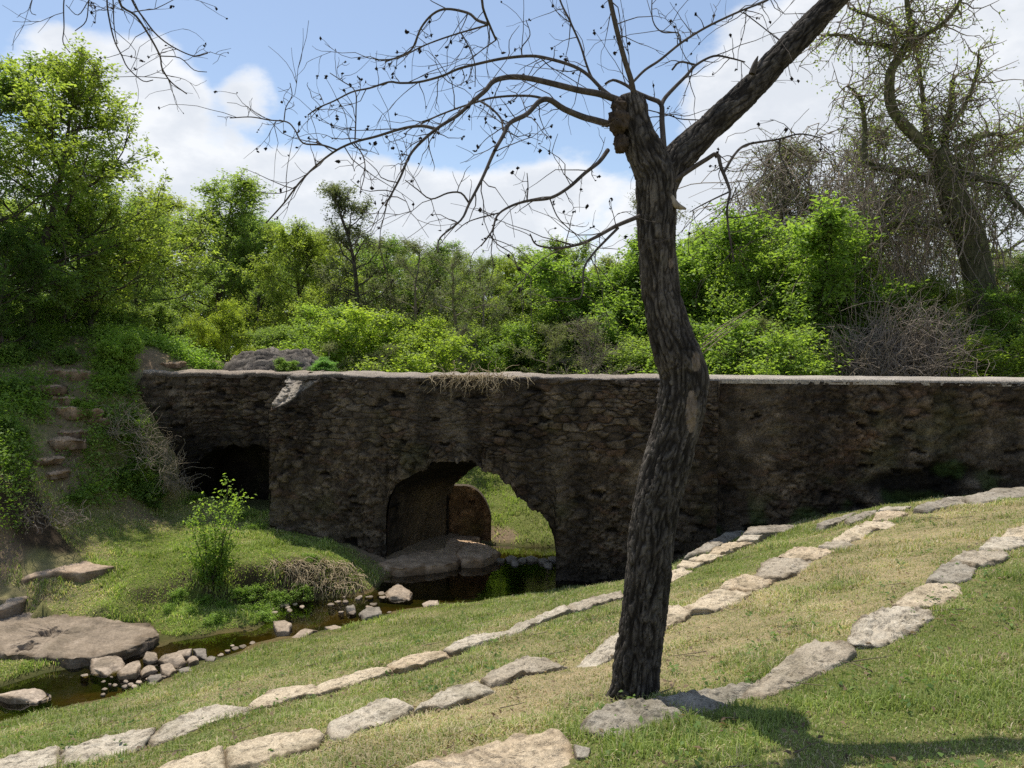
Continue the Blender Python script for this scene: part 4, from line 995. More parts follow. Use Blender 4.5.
# ivy and undergrowth on the left slope
iv = [(126, 398, 17.2, 'green vine clump at the upper corner of the wall end'), (140, 428, 17.0, 'green vine clump halfway down the wall end'), (150, 462, 16.9, 'low green vine clump under the dry stalks by the wall end'), (20, 345, 17.5, 'dark ivy clump above the rock ledges at the left edge'), (66, 350, 18, 'dark ivy clump over the wide shaded ledge'), (112, 335, 18.2, 'ivy spilling down at the left end of the wall'),
      (100, 385, 17.4, 'ivy patch right of the sandy rock ledge'), (112, 372, 17.5, 'ivy trailing beside the wall end'), (88, 425, 16.8, 'scrubby green clump right of the rock steps'),
      (12, 440, 15.2, 'dark green clump low at the left edge'), (8, 395, 16.2, 'dark undergrowth midway down the left edge'), (120, 478, 16.6, 'white flecked weed at the foot of the wall end')]
for k, (px, ty, Y, lab) in enumerate(iv):
    tp_ = W(px, ty, Y); bz = float(H(np.array([tp_[0]]), np.array([Y]))[0]); hh = max(.5, min(1.4, tp_[2] - bz + .2))
    t = thing('ivy_clump', lab, 'ivy', (tp_[0], Y, bz - .1)); hh = min(hh, .75) if k < 3 else hh; t.rotation_euler = (0, 0, k * 1.1); t.scale = (hh / 2.2 * 1.3, hh / 2.2 * 1.1, hh / 2.2)
    link('stems', V['ivy'][0], t); o = link('foliage', V['ivy'][1], t); o.color = (*((2.1, 1.9, 1.5) if k in (0, 1, 5, 6, 7, 8) else (1.5, 1.45, 1.4)), 1)

def undergrowth():
    rng = np.random.RandomState(14); n = 21000
    x = rng.uniform(-17, -7.2, n); y = rng.uniform(12.6, 20.5, n); z = Hq(x, y)
    sx, sy = x / y * F + 512, HOR - (z - EYE) / y * F
    dens = sstep(.02, .35, fbm(P3(x * .9, y * .9), 3, 71) + .3 + .25 * sstep(1.5, 3.5, z))
    pth = np.abs(sx - (70 - (sy - 400) * .18)) < 24 * (15 / y)                      # the rocky path stays bare
    wl = 15.2 - .2298 * x + .9
    ok = (z > 1.0) & (rng.uniform(0, 1, n) < dens * np.where(pth, .1, 1)) & ((y < wl - .1) | (y > wl + 1.5) | (x < -9.6))
    ok &= ~((sx > 128 + .3 * (sy - 374)) & (sy > 374))
    x, y, z = x[ok], y[ok], z[ok]; m = len(x); A = np.stack([x, y, z - .02], 1); B = A + np.stack([rng.normal(0, .12, m), rng.normal(0, .12, m), rng.uniform(.08, .42, m)], 1)
    mb = MB(); leaves(mb, A, B, 11, .075, rng, spread=.07, tone=np.clip(.45 + .8 * fbm(P3(x * .8, y * .8), 3, 73) + .1 * rng.normal(size=m), 0, 1))
    o = mb.build('undergrowth', M_DARKLEAF, None, (-11, 16, 2), smooth=False); o.color = (1.9, 1.75, 1.5, 1); tag(o, 'ivy and low undergrowth covering the left slope', 'undergrowth', kind='stuff')
undergrowth()

# far woods
def far_woods():
    rng = np.random.RandomState(3); mb = MB(); n = 15000
    ang = rng.uniform(-1.0, 1.0, n); Y = rng.uniform(50, 75, n); x = np.tan(ang) * Y
    top = 6.0 + 2.2 * fbm(P3(x * .12, Y * .03), 3, 4) + np.where(x < -14, 1.5, 0)
    z = 2 + (top) * rng.uniform(0, 1, n) ** .7
    A = np.stack([x, Y, z], 1); B = A + rng.normal(0, .6, (n, 3))
    leaves(mb, A, B, 12, .23, rng, spread=.35, tone=np.clip(.5 + fbm(P3(x * .4, z * .4), 3, 9), 0, 1))
    o = mb.build('far_woods', M_LEAF, None, (0, 60, 2), smooth=False); o.color = (.85, .95, .9, 1); tag(o, 'band of green woods far behind the trees', 'woods', kind='stuff')
far_woods()

# ------------------------------------------------------------------ mossy vine-hung tree on the right
def traced(mb, pts, Y0, Y1, w0, w1, sides=7, step=.06, bow=0., disp=None, cap=False, colf=None):
    n = len(pts); f = np.linspace(0, 1, n)
    L = []
    for k, p in enumerate(pts):
        Y = Y0 + (Y1 - Y0) * f[k] + bow * math.sin(math.pi * f[k])
        w = p[2] if len(p) > 2 else w0 + (w1 - w0) * f[k]
        q = W(p[0], p[1], Y); L.append([*q, w / 2 / F * Y])
    c = catmull(L, step); tube(mb, c[:, :3], np.maximum(c[:, 3], .0008), sides, disp=disp, cap=cap, colf=colf)
    return c

def vine_tree():
    rng = np.random.RandomState(8); Y = 24.; base = W(985, 385, Y)
    gz = float(H(np.array([base[0]]), np.array([Y]))[0])
    t = thing('vine_tree', 'big mossy tree with crooked bare limbs hung with grey vines', 'tree', (base[0], Y, gz)); loc = np.array(t.location)
    mb = MB(); paths = []
    bz = W(985, 385, Y)
    paths.append(traced(mb, [(990, 410, 34), (985, 330, 30), (978, 275, 28), (970, 238, 28), (960, 215, 28), (950, 188, 26), (945, 165, 22), (935, 152, 18)], Y, Y, 0, 0, 9, .25))
    limbs = [([(945, 165, 17), (925, 146, 15), (912, 133, 14), (896, 115, 13), (890, 99, 13), (890, 78, 12), (893, 67, 11), (904, 50, 10), (912, 31, 8), (909, 16, 7), (907, 0, 6), (905, -30, 5)], 24, 23),
             ([(904, 47, 8), (922, 36, 7), (941, 25, 6), (956, 8, 5), (970, -20, 4)], 23.3, 22.5), ([(896, 48, 6), (878, 44, 5), (857, 43, 4.5), (852, 36, 4), (835, 35, 3), (821, 36, 2)], 23.3, 23.8),
             ([(902, 36, 6), (886, 23, 5), (862, 13, 4), (849, 8, 3)], 23.2, 24), ([(940, 182, 11), (928, 180, 10), (904, 173, 9), (886, 169, 8), (868, 165, 8), (864, 156, 7), (865, 130, 6), (862, 104, 5), (857, 94, 4), (847, 86, 3)], 24, 25),
             ([(958, 172, 10), (969, 177, 9), (987, 180, 8), (1003, 185, 8), (1011, 198, 7), (1024, 212, 6), (1045, 235, 5)], 24, 22.5), ([(945, 150, 9), (946, 128, 8), (951, 104, 7), (952, 81, 6)], 24, 24.6),
             ([(930, 150, 7), (925, 122, 6), (922, 91, 5), (918, 60, 4), (915, 40, 3)], 24, 25), ([(945, 135, 7), (967, 101, 5), (977, 70, 3), (979, 50, 2)], 24, 23.5),
             ([(955, 150, 7), (969, 141, 6), (993, 134, 5), (1008, 135, 4), (1030, 122, 3)], 24, 25), ([(960, 160, 6), (985, 155, 5), (1005, 150, 4), (1030, 140, 3)], 24, 26),
             ([(958, 215, 9), (930, 225, 8), (905, 222, 7), (880, 232, 6), (860, 250, 4)], 24, 23), ([(905, 173, 6), (890, 190, 5), (882, 215, 4), (880, 240, 3)], 24.2, 23.4)]
    mbl = MB()
    limbs = [([(a_, b_, c_ * .8) for a_, b_, c_ in pl], y0, y1) for pl, y0, y1 in limbs]
    for pl, y0, y1 in limbs: paths.append(traced(mbl, pl, y0, y1, 0, 0, 7, .2))
    mb.build('trunk', M_MOSSBARK, t, loc); mbl.build('limb', M_MOSSBARK, t, loc)
    # twigs
    tw = MB(); A, B = [], []
    for c in paths[1:]:
        for _ in range(int(len(c) * 2.6)):
            k = rng.randint(0, len(c)); d = rng.normal(0, 1, 3); d[1] *= .7
            L = rng.uniform(.5, 1.7); p = bpath(c[k, :3], d, L, rng, 6, .3, .03); tube(tw, p, np.linspace(.028, .008, 7), 3)
            for _ in range(3):
                j = rng.randint(1, 6); q = bpath(p[j], rng.normal(0, 1, 3), L * .5, rng, 4, .35, .02); tube(tw, q, np.linspace(.014, .006, 5), 3)
                A.append(q[2]); B.append(q[4])
    tw.build('twigs', M_GREYWOOD, t, loc)
    lf = MB(); leaves(lf, np.array(A), np.array(B), 5, .10, rng, spread=.12); o = lf.build('foliage', M_GREYLEAF, t, loc, False); o.color = (1.3, 1.4, .8, 1)
    vn = MB(); va, vb = [], []
    for k in range(300):
        px = rng.normal(890, 32) if rng.uniform() < .7 else rng.uniform(840, 1000); topy = rng.uniform(150, 235) if px < 930 else rng.uniform(140, 200); L = rng.uniform(1.2, 5.2)
        p0 = W(px, topy, rng.uniform(23, 25.5)); p = bpath(p0, (rng.normal(0, .35), 0, -1), L, rng, 8, .2, -.12); tube(vn, p, np.full(9, rng.uniform(.006, .018)), 3)
        if rng.uniform() < .6:
            j = rng.randint(2, 8); tube(vn, bpath(p[j], rng.normal(0, 1, 3), .9, rng, 5, .4, -.1), np.full(6, .008), 3)
        if rng.uniform() < .4: va.append(p[2]); vb.append(p[6])
    for k in range(160):                                              # tangle wrapped round the trunk
        f = rng.uniform(.1, .98); c = paths[0]; q = c[int(f * (len(c) - 1))]; a = rng.uniform(0, 6.28)
        p0 = q[:3] + np.array([math.cos(a), math.sin(a), 0]) * (q[3] + .12 + rng.uniform(0, .3)); p = bpath(p0, (rng.normal(0, .5), rng.normal(0, .5), rng.choice([-1, 1])), 1.1, rng, 6, .25, 0); tube(vn, p, np.full(7, .013), 3)
        va.append(p[0]); vb.append(p[4])
    vn.build('hanging_vines', M_GREYWOOD, t, loc)
    lf = MB(); leaves(lf, np.array(va), np.array(vb), 14, .085, rng, spread=.16); o = lf.build('vine_leaves', M_GREYLEAF, t, loc, False); o.color = (.8, .8, .6, 1)
vine_tree()

def tangle():
    rng = np.random.RandomState(66); mb = MB(); A, B = [], []
    for k in range(460):
        px = rng.uniform(735, 935); ty = 150 + 55 * fbm(P3(px * .02, 0 * px), 3, 6) + abs(rng.normal(0, 50)); Y = rng.uniform(26.5, 30)
        p = bpath(W(px, ty, Y), rng.normal(0, 1, 3) * [.8, .5, .5] + [0, 0, -.7], rng.uniform(1, 4.5), rng, 8, .32, -.1); tube(mb, p, np.full(9, rng.uniform(.008, .022)), 3)
        if rng.uniform() < .5: A.append(p[1]); B.append(p[5])
    q = W(835, 330, 28); t = thing('vine_tangle', 'thick grey tangle of dead vines and branches behind the bright green trees', 'vines', tuple(q))
    mb.build('stems', M_GREYWOOD, t, q); lf = MB(); leaves(lf, np.array(A), np.array(B), 9, .085, rng, spread=.2); o = lf.build('foliage', M_GREYLEAF, t, q, False); o.color = (.75, .72, .55, 1)
tangle()

def brush(px, py, Y, Rr, Ht, n, label, name, mat, cat, seed, thick=.012, seg=7):
    rng = np.random.RandomState(seed); c = W(px, py, Y); gz = c[2]
    mb = MB()
    for k in range(n):
        a = rng.uniform(0, 6.28); r = Rr * math.sqrt(rng.uniform()); p0 = np.array([c[0] + r * math.cos(a), Y + .6 * r * math.sin(a), gz + rng.uniform(0, Ht * .6) * (1 - (r / Rr) ** 2)])
        p = bpath(p0, (rng.normal(0, .8), rng.normal(0, .6), .8), rng.uniform(.5, 1.3) * Ht * .55, rng, seg, .35, -.05); tube(mb, p, np.linspace(thick, thick * .4, seg + 1), 3)
    return tag(mb.build(name, mat, None, (c[0], Y, gz)), label, cat)
brush(902, 388, 21, 2.1, 3.3, 1300, 'grey heap of dead brush above the wall left of the mossy tree', 'dead_brush', M_GREYWOOD, 'dead brush', 41)
brush(152, 470, 16.9, .7, 1.3, 130, 'thin dry brown stalks against the left end of the wall', 'dry_stalks', M_PALEWOOD, 'dry stalks', 42, .007)
brush(128, 438, 16.9, .55, 1.2, 130, 'brown thicket of dry stems hugging the wall end', 'dry_stalks', M_PALEWOOD, 'dry stalks', 45, .006)
brush(172, 492, 17.0, .5, 1.0, 110, 'brown dry stems in front of the dark recess of the wall', 'dry_stalks', M_PALEWOOD, 'dry stalks', 46, .006)
brush(30, 522, 14.2, 1.1, .55, 260, 'tangle of dry roots and stalks on the bare left slope', 'root_tangle', M_GREYWOOD, 'dry stalks', 43, .008)
brush(95, 478, 16.4, .55, .6, 120, 'dry straw clump below the scrubby green clump', 'dry_stalks', M_STRAW, 'dry stalks', 44, .007)

# dry roots hanging on the wall top
rng = np.random.RandomState(19); mb = MB(); va = vb = None
u0 = W(475, 384, 15.35)
for k in range(260):
    px = 478 + rng.normal(0, 23); p0 = PW(np.interp(px, [430, 530], [-1.78, .42]), -.02 + .1 * rng.uniform(), TOP + .04)
    d = eU * rng.normal(0, 1.1) - eN * rng.uniform(.15, .7); p = bpath(p0, (d[0], d[1], rng.uniform(-.3, .45)), rng.uniform(.2, .6), rng, 7, .38, -.22)
    tube(mb, p, np.linspace(.008, .003, 8), 3)
tag(mb.build('hanging_roots', M_STRAW, None, (u0[0], u0[1], TOP)), 'mat of dry brown roots hanging over the wall top above the arch', 'dry roots')
# dry roots and straw over the undercut bank
mb = MB()
for k in range(170):
    px = rng.uniform(270, 356); q = onground(px, 564 + rng.uniform(-3, 6) + max(0, (260 - px) * .14)); p = bpath(q + [0, -.05, .02], (rng.normal(.2, .5), -.7, .15), rng.uniform(.15, .55), rng, 6, .4, -.25); tube(mb, p, np.linspace(.008, .003, 7), 3)
for k in range(150):
    px = rng.uniform(300, 362); q = onground(px, rng.uniform(570, 590)); p = bpath(q + [0, -.03, .02], (rng.normal(.1, .6), -.7, .2), rng.uniform(.15, .5), rng, 6, .35, -.25); tube(mb, p, np.linspace(.008, .003, 7), 3)
q = G(322, 565, .25); tag(mb.build('hanging_roots', M_STRAW, None, tuple(q)), 'dry straw and roots overhanging the eroded creek bank', 'dry roots')

# sapling on the far bank
def sapling():
    rng = np.random.RandomState(31); b = onground(212, 586); t = thing('sapling', 'slender leafy sapling on the far bank, brighter at its top', 'sapling', tuple(b)); mb = MB(); A, B = [], []
    Y = b[1]
    tips = [(190, 520), (200, 505), (215, 500), (228, 485), (240, 490), (235, 510), (205, 535), (222, 530), (188, 545), (236, 545), (212, 548), (228, 560), (198, 560)]
    for tx, ty in tips:
        e_ = W(tx, ty, Y + rng.uniform(-.3, .3)); m_ = (b + e_) / 2 + rng.normal(0, .06, 3)
        c = catmull([b - [0, 0, .05], b * .6 + m_ * .4 + rng.normal(0, .03, 3), m_, e_], .08); tube(mb, c, np.linspace(.012, .004, len(c)), 4)
        for k in range(30):
            j = rng.randint(len(c) // 5, len(c)); A.append(c[j]); B.append(c[j] + rng.normal(0, .1, 3) + [0, 0, .05])
    mb.build('stems', M_TWIG, t, tuple(b)); lf = MB(); A, B = np.array(A), np.array(B)
    tone = np.clip((A[:, 2] - b[2]) / 1.7, 0, 1)
    leaves(lf, A, B, 9, .062, rng, spread=.045, tone=tone); o = lf.build('foliage', M_BRIGHT, t, tuple(b), False); o.color = (.95, 1.0, 1.0, 1)
sapling()
# weeds along the undercut bank and wall foot
wd = random.Random(9)
wp = [(205, 602), (222, 606), (240, 610), (258, 612), (276, 600), (190, 612), (300, 592), (255, 596), (238, 594), (272, 616), (215, 622), (180, 596), (228, 612), (262, 620), (246, 518), (125, 492), (90, 490), (170, 610), (255, 530), (310, 560), (285, 600), (75, 500), (195, 500)]
for k, (px, py) in enumerate(wp):
    g = onground(px, py); t = thing('bank_weed', 'low leafy green weed on the creek bank', 'weed', (g[0], g[1], g[2] - .03), 'weeds along the creek bank'); s = wd.uniform(.25, .5); t.scale = (s * 1.2, s * 1.2, s * .8); t.rotation_euler = (0, 0, wd.uniform(0, 6))
    link('stems', V['weed'][0], t); o = link('foliage', V['weed'][1], t); o.color = (1.9, 1.8, 1.3, 1)

# ------------------------------------------------------------------ foreground tree
def fg_tree():
    rng = np.random.RandomState(4)
    g = onground(636, 700, 4.2); D = float(g[1]); loc = np.array([g[0], g[1], g[2]])
    t = thing('bare_tree', 'dark rough barked leafless tree leaning across the view, forked at the top', 'tree', tuple(loc))
    def bark_h(th, s, r):
        x = np.cos(th) * r; y = np.sin(th) * r
        X, Yv = np.broadcast_arrays(x, y); S = np.broadcast_to(s, X.shape)
        w1, w2 = .035 * fbm(P3(X * 7, Yv * 7, S * 5), 3, 90), .035 * fbm(P3(X * 7 + 5, Yv * 7, S * 5), 3, 89)
        n1 = np.abs(fbm(P3((X + w1) * 38, (Yv + w2) * 38, S * 6.5), 2, 91)); n2 = np.abs(fbm(P3((X + w1) * 58 + 9, (Yv + w2) * 58, S * 20), 2, 93))
        h = np.minimum(sstep(.0, .28, n1), .35 + .65 * sstep(.0, .22, n2))
        return h + .18 * fbm(P3(X * 90, Yv * 90, S * 60), 2, 94)
    def bark(th, s, r):
        k = np.clip(np.broadcast_to(r, np.broadcast(th, s, r).shape) / .16, .3, 1.15)
        x = np.cos(th) * r; y = np.sin(th) * r; S = np.broadcast_to(s, x.shape)
        return .017 * k * (bark_h(th, s, r) - .75) + .014 * fbm(P3(x * 8, y * 8, S * 6), 3, 92)
    def bark_c(th, s, r):
        h = bark_h(th, s, r); x = np.cos(th) * r; y = np.sin(th) * r; S = np.broadcast_to(s, x.shape); lo = fbm(P3(x * 7, y * 7, S * 2.2), 4, 96); li = sstep(.25, .5, fbm(P3(x * 16, y * 16, S * 10), 3, 97))
        c = mixc((.24, .225, .21), (.95, .93, .9), np.clip(h, 0, 1.1) ** 1.3) * (1 + .55 * lo)[..., None]; return mixc(c, (1.25, 1.28, 1.2), li * .35 * np.clip(h, 0, 1))
    mb = MB()
    tr = [(628, 722, 74), (633, 704, 55), (636, 685, 48), (637, 665, 46), (642, 630, 45), (647, 580, 45), (654, 520, 44), (665, 470, 46), (677, 428, 46), (683, 395, 48), (683, 370, 47), (672, 342, 43), (664, 310, 39), (660, 280, 37), (657, 240, 37), (656, 205, 37), (655, 178, 40), (647, 155, 37), (639, 138, 33), (633, 122, 31), (631, 108, 31), (630, 97, 24)]
    c0 = traced(mb, tr, D, D + .05, 0, 0, 150, .009, disp=bark, cap=True, colf=bark_c)
    limb = [(660, 196, 24), (674, 164, 31), (699, 138, 27), (725, 113, 26), (747, 92, 26), (790, 47, 24), (833, 2, 22), (875, -42, 20), (915, -85, 18), (950, -125, 16)]
    c1 = traced(mb, limb, D + .05, D + .35, 0, 0, 120, .009, disp=bark, colf=bark_c)
    # colour: dark furrows, light ridges come from the bark shader; paler scars
    o = mb.build('trunk', M_BARK, t, loc)
    ca = o.data.color_attributes['Col']; n = len(o.data.vertices); co = np.empty(n * 3, np.float32); o.data.vertices.foreach_get('co', co); co = co.reshape(-1, 3) + loc
    colr = np.empty(n * 4, np.float32); ca.data.foreach_get('color', colr); colr = colr.reshape(-1, 4)
    for px, py, rx, rz_ in ((692, 412, .035, .13), (697, 362, .03, .06), (673, 262, .015, .03)):
        p = W(px, py, D - .12); d = np.sqrt(((co[:, 0] - p[0]) / rx) ** 2 + ((co[:, 2] - p[2]) / rz_) ** 2); m = (d < 1) & (co[:, 1] < D + .1)
        colr[m, :3] = np.maximum(colr[m, :3] * 1.6, (1.7, 1.5, 1.3))
    ca.data.foreach_set('color', colr.ravel())
    # burls of eroded wood
    for bx, by, br, el in ((619, 121, .06, 1.4), (621, 144, .046, 1.2), (619, 107, .045, 1.0)):
        p = W(bx, by, D - .02); a, b = np.meshgrid(np.linspace(0, 2 * math.pi, 40, endpoint=False), np.linspace(0.02, math.pi - .02, 24))
        v = np.stack([np.cos(a) * np.sin(b), np.sin(a) * np.sin(b), np.cos(b) * el], -1); v = v * br * (1 + .45 * fbm(v * 3 + bx, 4, 5))[..., None] + p
        mb = MB(); mb.add(v.reshape(-1, 3), grid_quads(24, 40, True), None, (.66, .55, .46)); mb.build('burl', M_BARK, t, loc)
    mb = MB(); traced(mb, [(670, 196, 6), (676, 205, 7), (686, 209, 2)], D - .02, D - .05, 0, 0, 8, .02, cap=True); mb.build('broken_stub', M_PALEWOOD, t, loc)
    mb = MB(); traced(mb, [(752, 74, 7), (755, 64, 5), (758, 56, 1)], D + .1, D + .1, 0, 0, 6, .02); mb.build('broken_stub', M_TWIG, t, loc)
    mb = MB()
    for a_, b_ in (((702, 345), (768, 297)), ((700, 350), (748, 316)), ((704, 338), (752, 308)), ((700, 356), (742, 322))):
        traced(mb, [a_, ((a_[0] + b_[0]) / 2, (a_[1] + b_[1]) / 2 - 1), b_], D - .05, D - .3, 1.4, .7, 5, .05)
    mb.build('dead_sprouts', M_PALEWOOD, t, loc)
    d0 = D
    br = [  # (polylines of one limb: points, depth from, depth to, width from, to)
      [([(618, 100), (600, 94), (578, 90), (550, 83), (527, 78), (510, 77), (494, 81), (485, 91), (472, 102), (458, 115), (435, 130), (412, 152), (400, 178), (385, 206)], 0, -.5, 10, 2.2),
       ([(436, 129), (423, 126), (410, 127), (397, 130), (376, 136.5), (355, 142), (337, 150), (318, 164), (300, 182), (284, 203), (266, 223)], -.3, .1, 4.5, 1.8),
       ([(337, 150), (322, 145), (303, 143), (295, 130), (287, 122), (269, 120), (251, 117), (230, 118)], -.1, .2, 2.6, 1.3), ([(284, 121), (286, 107), (292, 96), (290, 83)], 0, .1, 1.6, .9),
       ([(354, 143), (363, 156), (365, 172), (360, 193)], -.1, -.3, 2, 1), ([(355, 140), (356, 112), (355, 91), (342, 81), (330, 73)], -.1, .2, 2, 1)],
      [([(608, 124), (594, 120), (583, 117), (564, 109), (550, 100), (540, 101), (527, 114), (510, 123), (503, 136), (494, 152), (482, 179), (469, 204), (461, 220), (440, 238), (438, 252)], 0, -.8, 10, 1.6),
       ([(469, 203), (461, 193), (448, 193), (431, 199), (418, 190), (405, 180)], -.6, -.7, 3, 1.2), ([(545, 99), (531, 96), (510, 96), (491, 98), (477, 102), (458, 108), (435, 117), (421, 124)], -.2, .2, 3.5, 2),
       ([(480, 101), (491, 108), (501, 119), (503, 130)], 0, -.3, 3, 2.5)],
      [([(614, 98), (602, 89), (588, 75), (573, 66), (550, 59), (531, 56), (503, 58.5), (477, 64), (458, 69), (442, 76), (419, 82), (400, 83), (389, 82), (370, 88), (352, 92), (334, 101), (318, 108), (308, 115)], 0, .6, 5, 1.6),
       ([(601, 88), (592, 78), (586, 63), (580, 44), (569, 19), (560, 0), (548, -40)], .1, .3, 3.6, 2), ([(522, 56), (522, 47), (530, 35), (526, 20)], .3, .4, 2, 1)],
      [([(634, 95), (631, 80), (625, 61), (618, 35), (612, 9), (606, -20), (596, -70), (570, -130), (520, -190)], 0, -.3, 8, 5),
       ([(520, -190), (490, -120), (480, -50), (482, 0), (485, 14), (490, 26), (496, 40)], -.3, .1, 4.5, 2.5), ([(488, 24), (477, 20), (468, 13), (447, 9), (433, 14), (421, 28), (412, 49), (400, 56), (385, 62)], .05, .4, 4, 1.8),
       ([(488, 25), (470, 30), (447, 37), (423, 46), (398, 58), (375, 60)], .05, 0, 2.6, 1.5), ([(461, 33), (470, 49), (475, 66), (475, 87)], 0, .1, 2, 1), ([(496, 40), (482, 50), (470, 60)], .1, 0, 1.8, 1)],
      [([(608, 150), (599, 162), (585, 173), (568, 188), (550, 198), (527, 201), (509, 207), (497, 216), (492, 231), (481, 246)], 0, -.6, 6, 1.8), ([(499, 213), (479, 218), (466, 223), (455, 232)], -.4, -.5, 2, 1),
       ([(490, 234), (497, 244), (512, 254), (518, 269), (532, 277)], -.5, -.6, 1.8, .9), ([(550, 199), (557, 216), (566, 226), (575, 234), (583, 244)], -.2, -.3, 1.8, 1), ([(527, 200), (528, 186), (527, 173)], -.3, -.3, 2, 1)],
      [([(640, 216), (616, 226), (598, 236), (580, 244), (558, 248), (537, 245), (530, 234)], 0, -.4, 6, 1.6), ([(618, 228), (606, 240), (593, 254), (584, 269), (582, 295), (573, 300)], -.05, -.4, 4, 1.6)],
      [([(664, 150), (662, 122), (661, 104), (649, 98), (636, 92), (626, 85), (613, 80), (605, 84)], 0, .2, 8, 2.5), ([(661, 106), (665, 98), (675, 87), (686, 76), (696, 65), (714, 56), (730, 58), (745, 62)], .05, .3, 6, 1.6),
       ([(644, 109), (668, 115), (681, 119), (701, 120)], .1, .2, 1.6, 1.4), ([(696, 65), (680, 62), (672, 70)], .2, .2, 3, 2.4)],
      [([(633, 82), (645, 70), (660, 60), (681, 43), (704, 28.5), (725, 18), (743, 10), (767, 0), (800, -20)], 0, .4, 3.6, 2.2), ([(681, 43), (678, 33), (662, 32), (653, 21), (652, 0), (655, -25)], .1, .2, 2, 1.2),
       ([(743, 12), (760, 25), (775, 37), (784, 44)], .3, .3, 1.6, 1.2)],
      [([(672, 182), (691, 169), (707, 159), (717, 154), (721, 167), (727, 182), (730, 193), (727, 210), (729, 232), (734, 262)], 0, -.2, 7, 2), ([(724, 172), (735, 154), (746, 145), (767, 141), (780, 139), (800, 134), (822, 138)], -.1, .1, 4, 1.6),
       ([(780, 140), (780, 155), (792, 178)], .05, 0, 2.4, 1.4), ([(729, 192), (716, 198), (700, 206), (690, 212)], -.1, -.2, 2.4, 1.2)],
      [([(520, -190), (400, -230), (260, -200), (170, -110), (130, -50), (119, 0), (136, 16), (150, 37), (160, 56), (162, 68), (171, 82), (187, 94)], -.3, .3, 4.5, 1.4), ([(125, -30), (132, 0), (145, 20), (157, 35), (173, 47), (194, 56), (208, 53)], .2, .3, 2.6, 1.2),
       ([(135, -60), (110, -25), (107, 0), (110, 23), (115, 42), (122, 56), (128, 68), (143, 81), (153, 80)], .1, 0, 2.6, 1.1), ([(110, -25), (113, 0), (114, 25), (117, 44)], .1, .1, 2, 1), ([(140, -70), (95, -30), (89, 0), (86, 21), (75, 31)], .1, 0, 2, 1),
       ([(95, -30), (70, -25), (64, 0), (64, 28), (63, 42), (70, 53)], .1, -.1, 2, 1), ([(160, 56), (180, 58), (194, 70), (207, 72)], .2, .3, 1.6, .9), ([(70, -25), (40, -15), (30, 10), (36, 15)], 0, 0, 1.4, .9), ([(89, 0), (78, 15), (66, 5)], 0, 0, 1.2, .9)],
    ]
    pods = MB(); oct_v = np.array([(1, 0, 0), (-1, 0, 0), (0, 1, 0), (0, -1, 0), (0, 0, 1), (0, 0, -1)], float); oct_f = [(0, 2, 4), (2, 1, 4), (1, 3, 4), (3, 0, 4), (2, 0, 5), (1, 2, 5), (3, 1, 5), (0, 3, 5)]
    def pod(p):
        for _ in range(rng.randint(1, 4)):
            s = rng.uniform(.006, .0115); v = oct_v * s * rng.uniform(.5, 1.3, 3) + rng.normal(0, .002, (6, 3)); pods.add(v + p + rng.normal(0, .0045, 3), None, oct_f)
    def inframe(p):
        return True
    for bi, group in enumerate(br):
        mb = MB(); cs = []
        for pl, a_, b_, w0, w1 in group:
            w0, w1 = w0 * .74, w1 * .8
            jit = rng.uniform(-.0, .0)
            cs.append((traced(mb, pl, d0 + a_, d0 + b_, w0, w1, 8, .03, bow=0), w0))
        for c, w0 in cs:
            L = np.sum(np.linalg.norm(np.diff(c[:, :3], axis=0), axis=1)); n = int(L * (13 if bi != 9 else 8))
            for _ in range(n):
                k = int((.12 + .88 * rng.uniform() ** .8) * (len(c) - 1)); tg = c[min(k + 1, len(c) - 1), :3] - c[max(k - 1, 0), :3]; tg /= np.linalg.norm(tg) + 1e-9
                d = tg * rng.uniform(.2, 1.0) + rng.normal(0, .75, 3); ln = rng.uniform(.08, .30) if rng.uniform() < .6 else rng.uniform(.3, .6)
                r_ = min(.0034, c[k, 3] * .6)
                p = bpath(c[k, :3], d, ln, rng, 6, .2, rng.uniform(-.05, .05)); tube(mb, p, np.linspace(r_, .0013, len(p)), 4)
                if rng.uniform() < .36: pod(p[-1])
                for _ in range(rng.randint(0, 4)):
                    j = rng.randint(len(p) // 4, len(p)); q = bpath(p[j], (p[min(j + 1, len(p) - 1)] - p[j - 1]) * 20 + rng.normal(0, .8, 3), ln * rng.uniform(.25, .6), rng, 4, .2, rng.uniform(-.06, .06)); tube(mb, q, np.linspace(.0019, .0011, 5), 3)
                    if rng.uniform() < .3: pod(q[-1])
        mb.build('branch', M_TWIG, t, loc)
    o = pods.build('seed_pods', M_POD, t, loc, False); o['kind'] = 'stuff'
fg_tree()

# ------------------------------------------------------------------ grass
def inpoly(x, y, P):
    c = np.zeros(x.shape, bool); n = len(P)
    for i in range(n):
        x0, y0 = P[i]; x1, y1 = P[(i + 1) % n]
        cond = ((y0 > y) != (y1 > y)) & (x < (x1 - x0) * (y - y0) / (y1 - y0 + 1e-12) + x0); c ^= cond
    return c

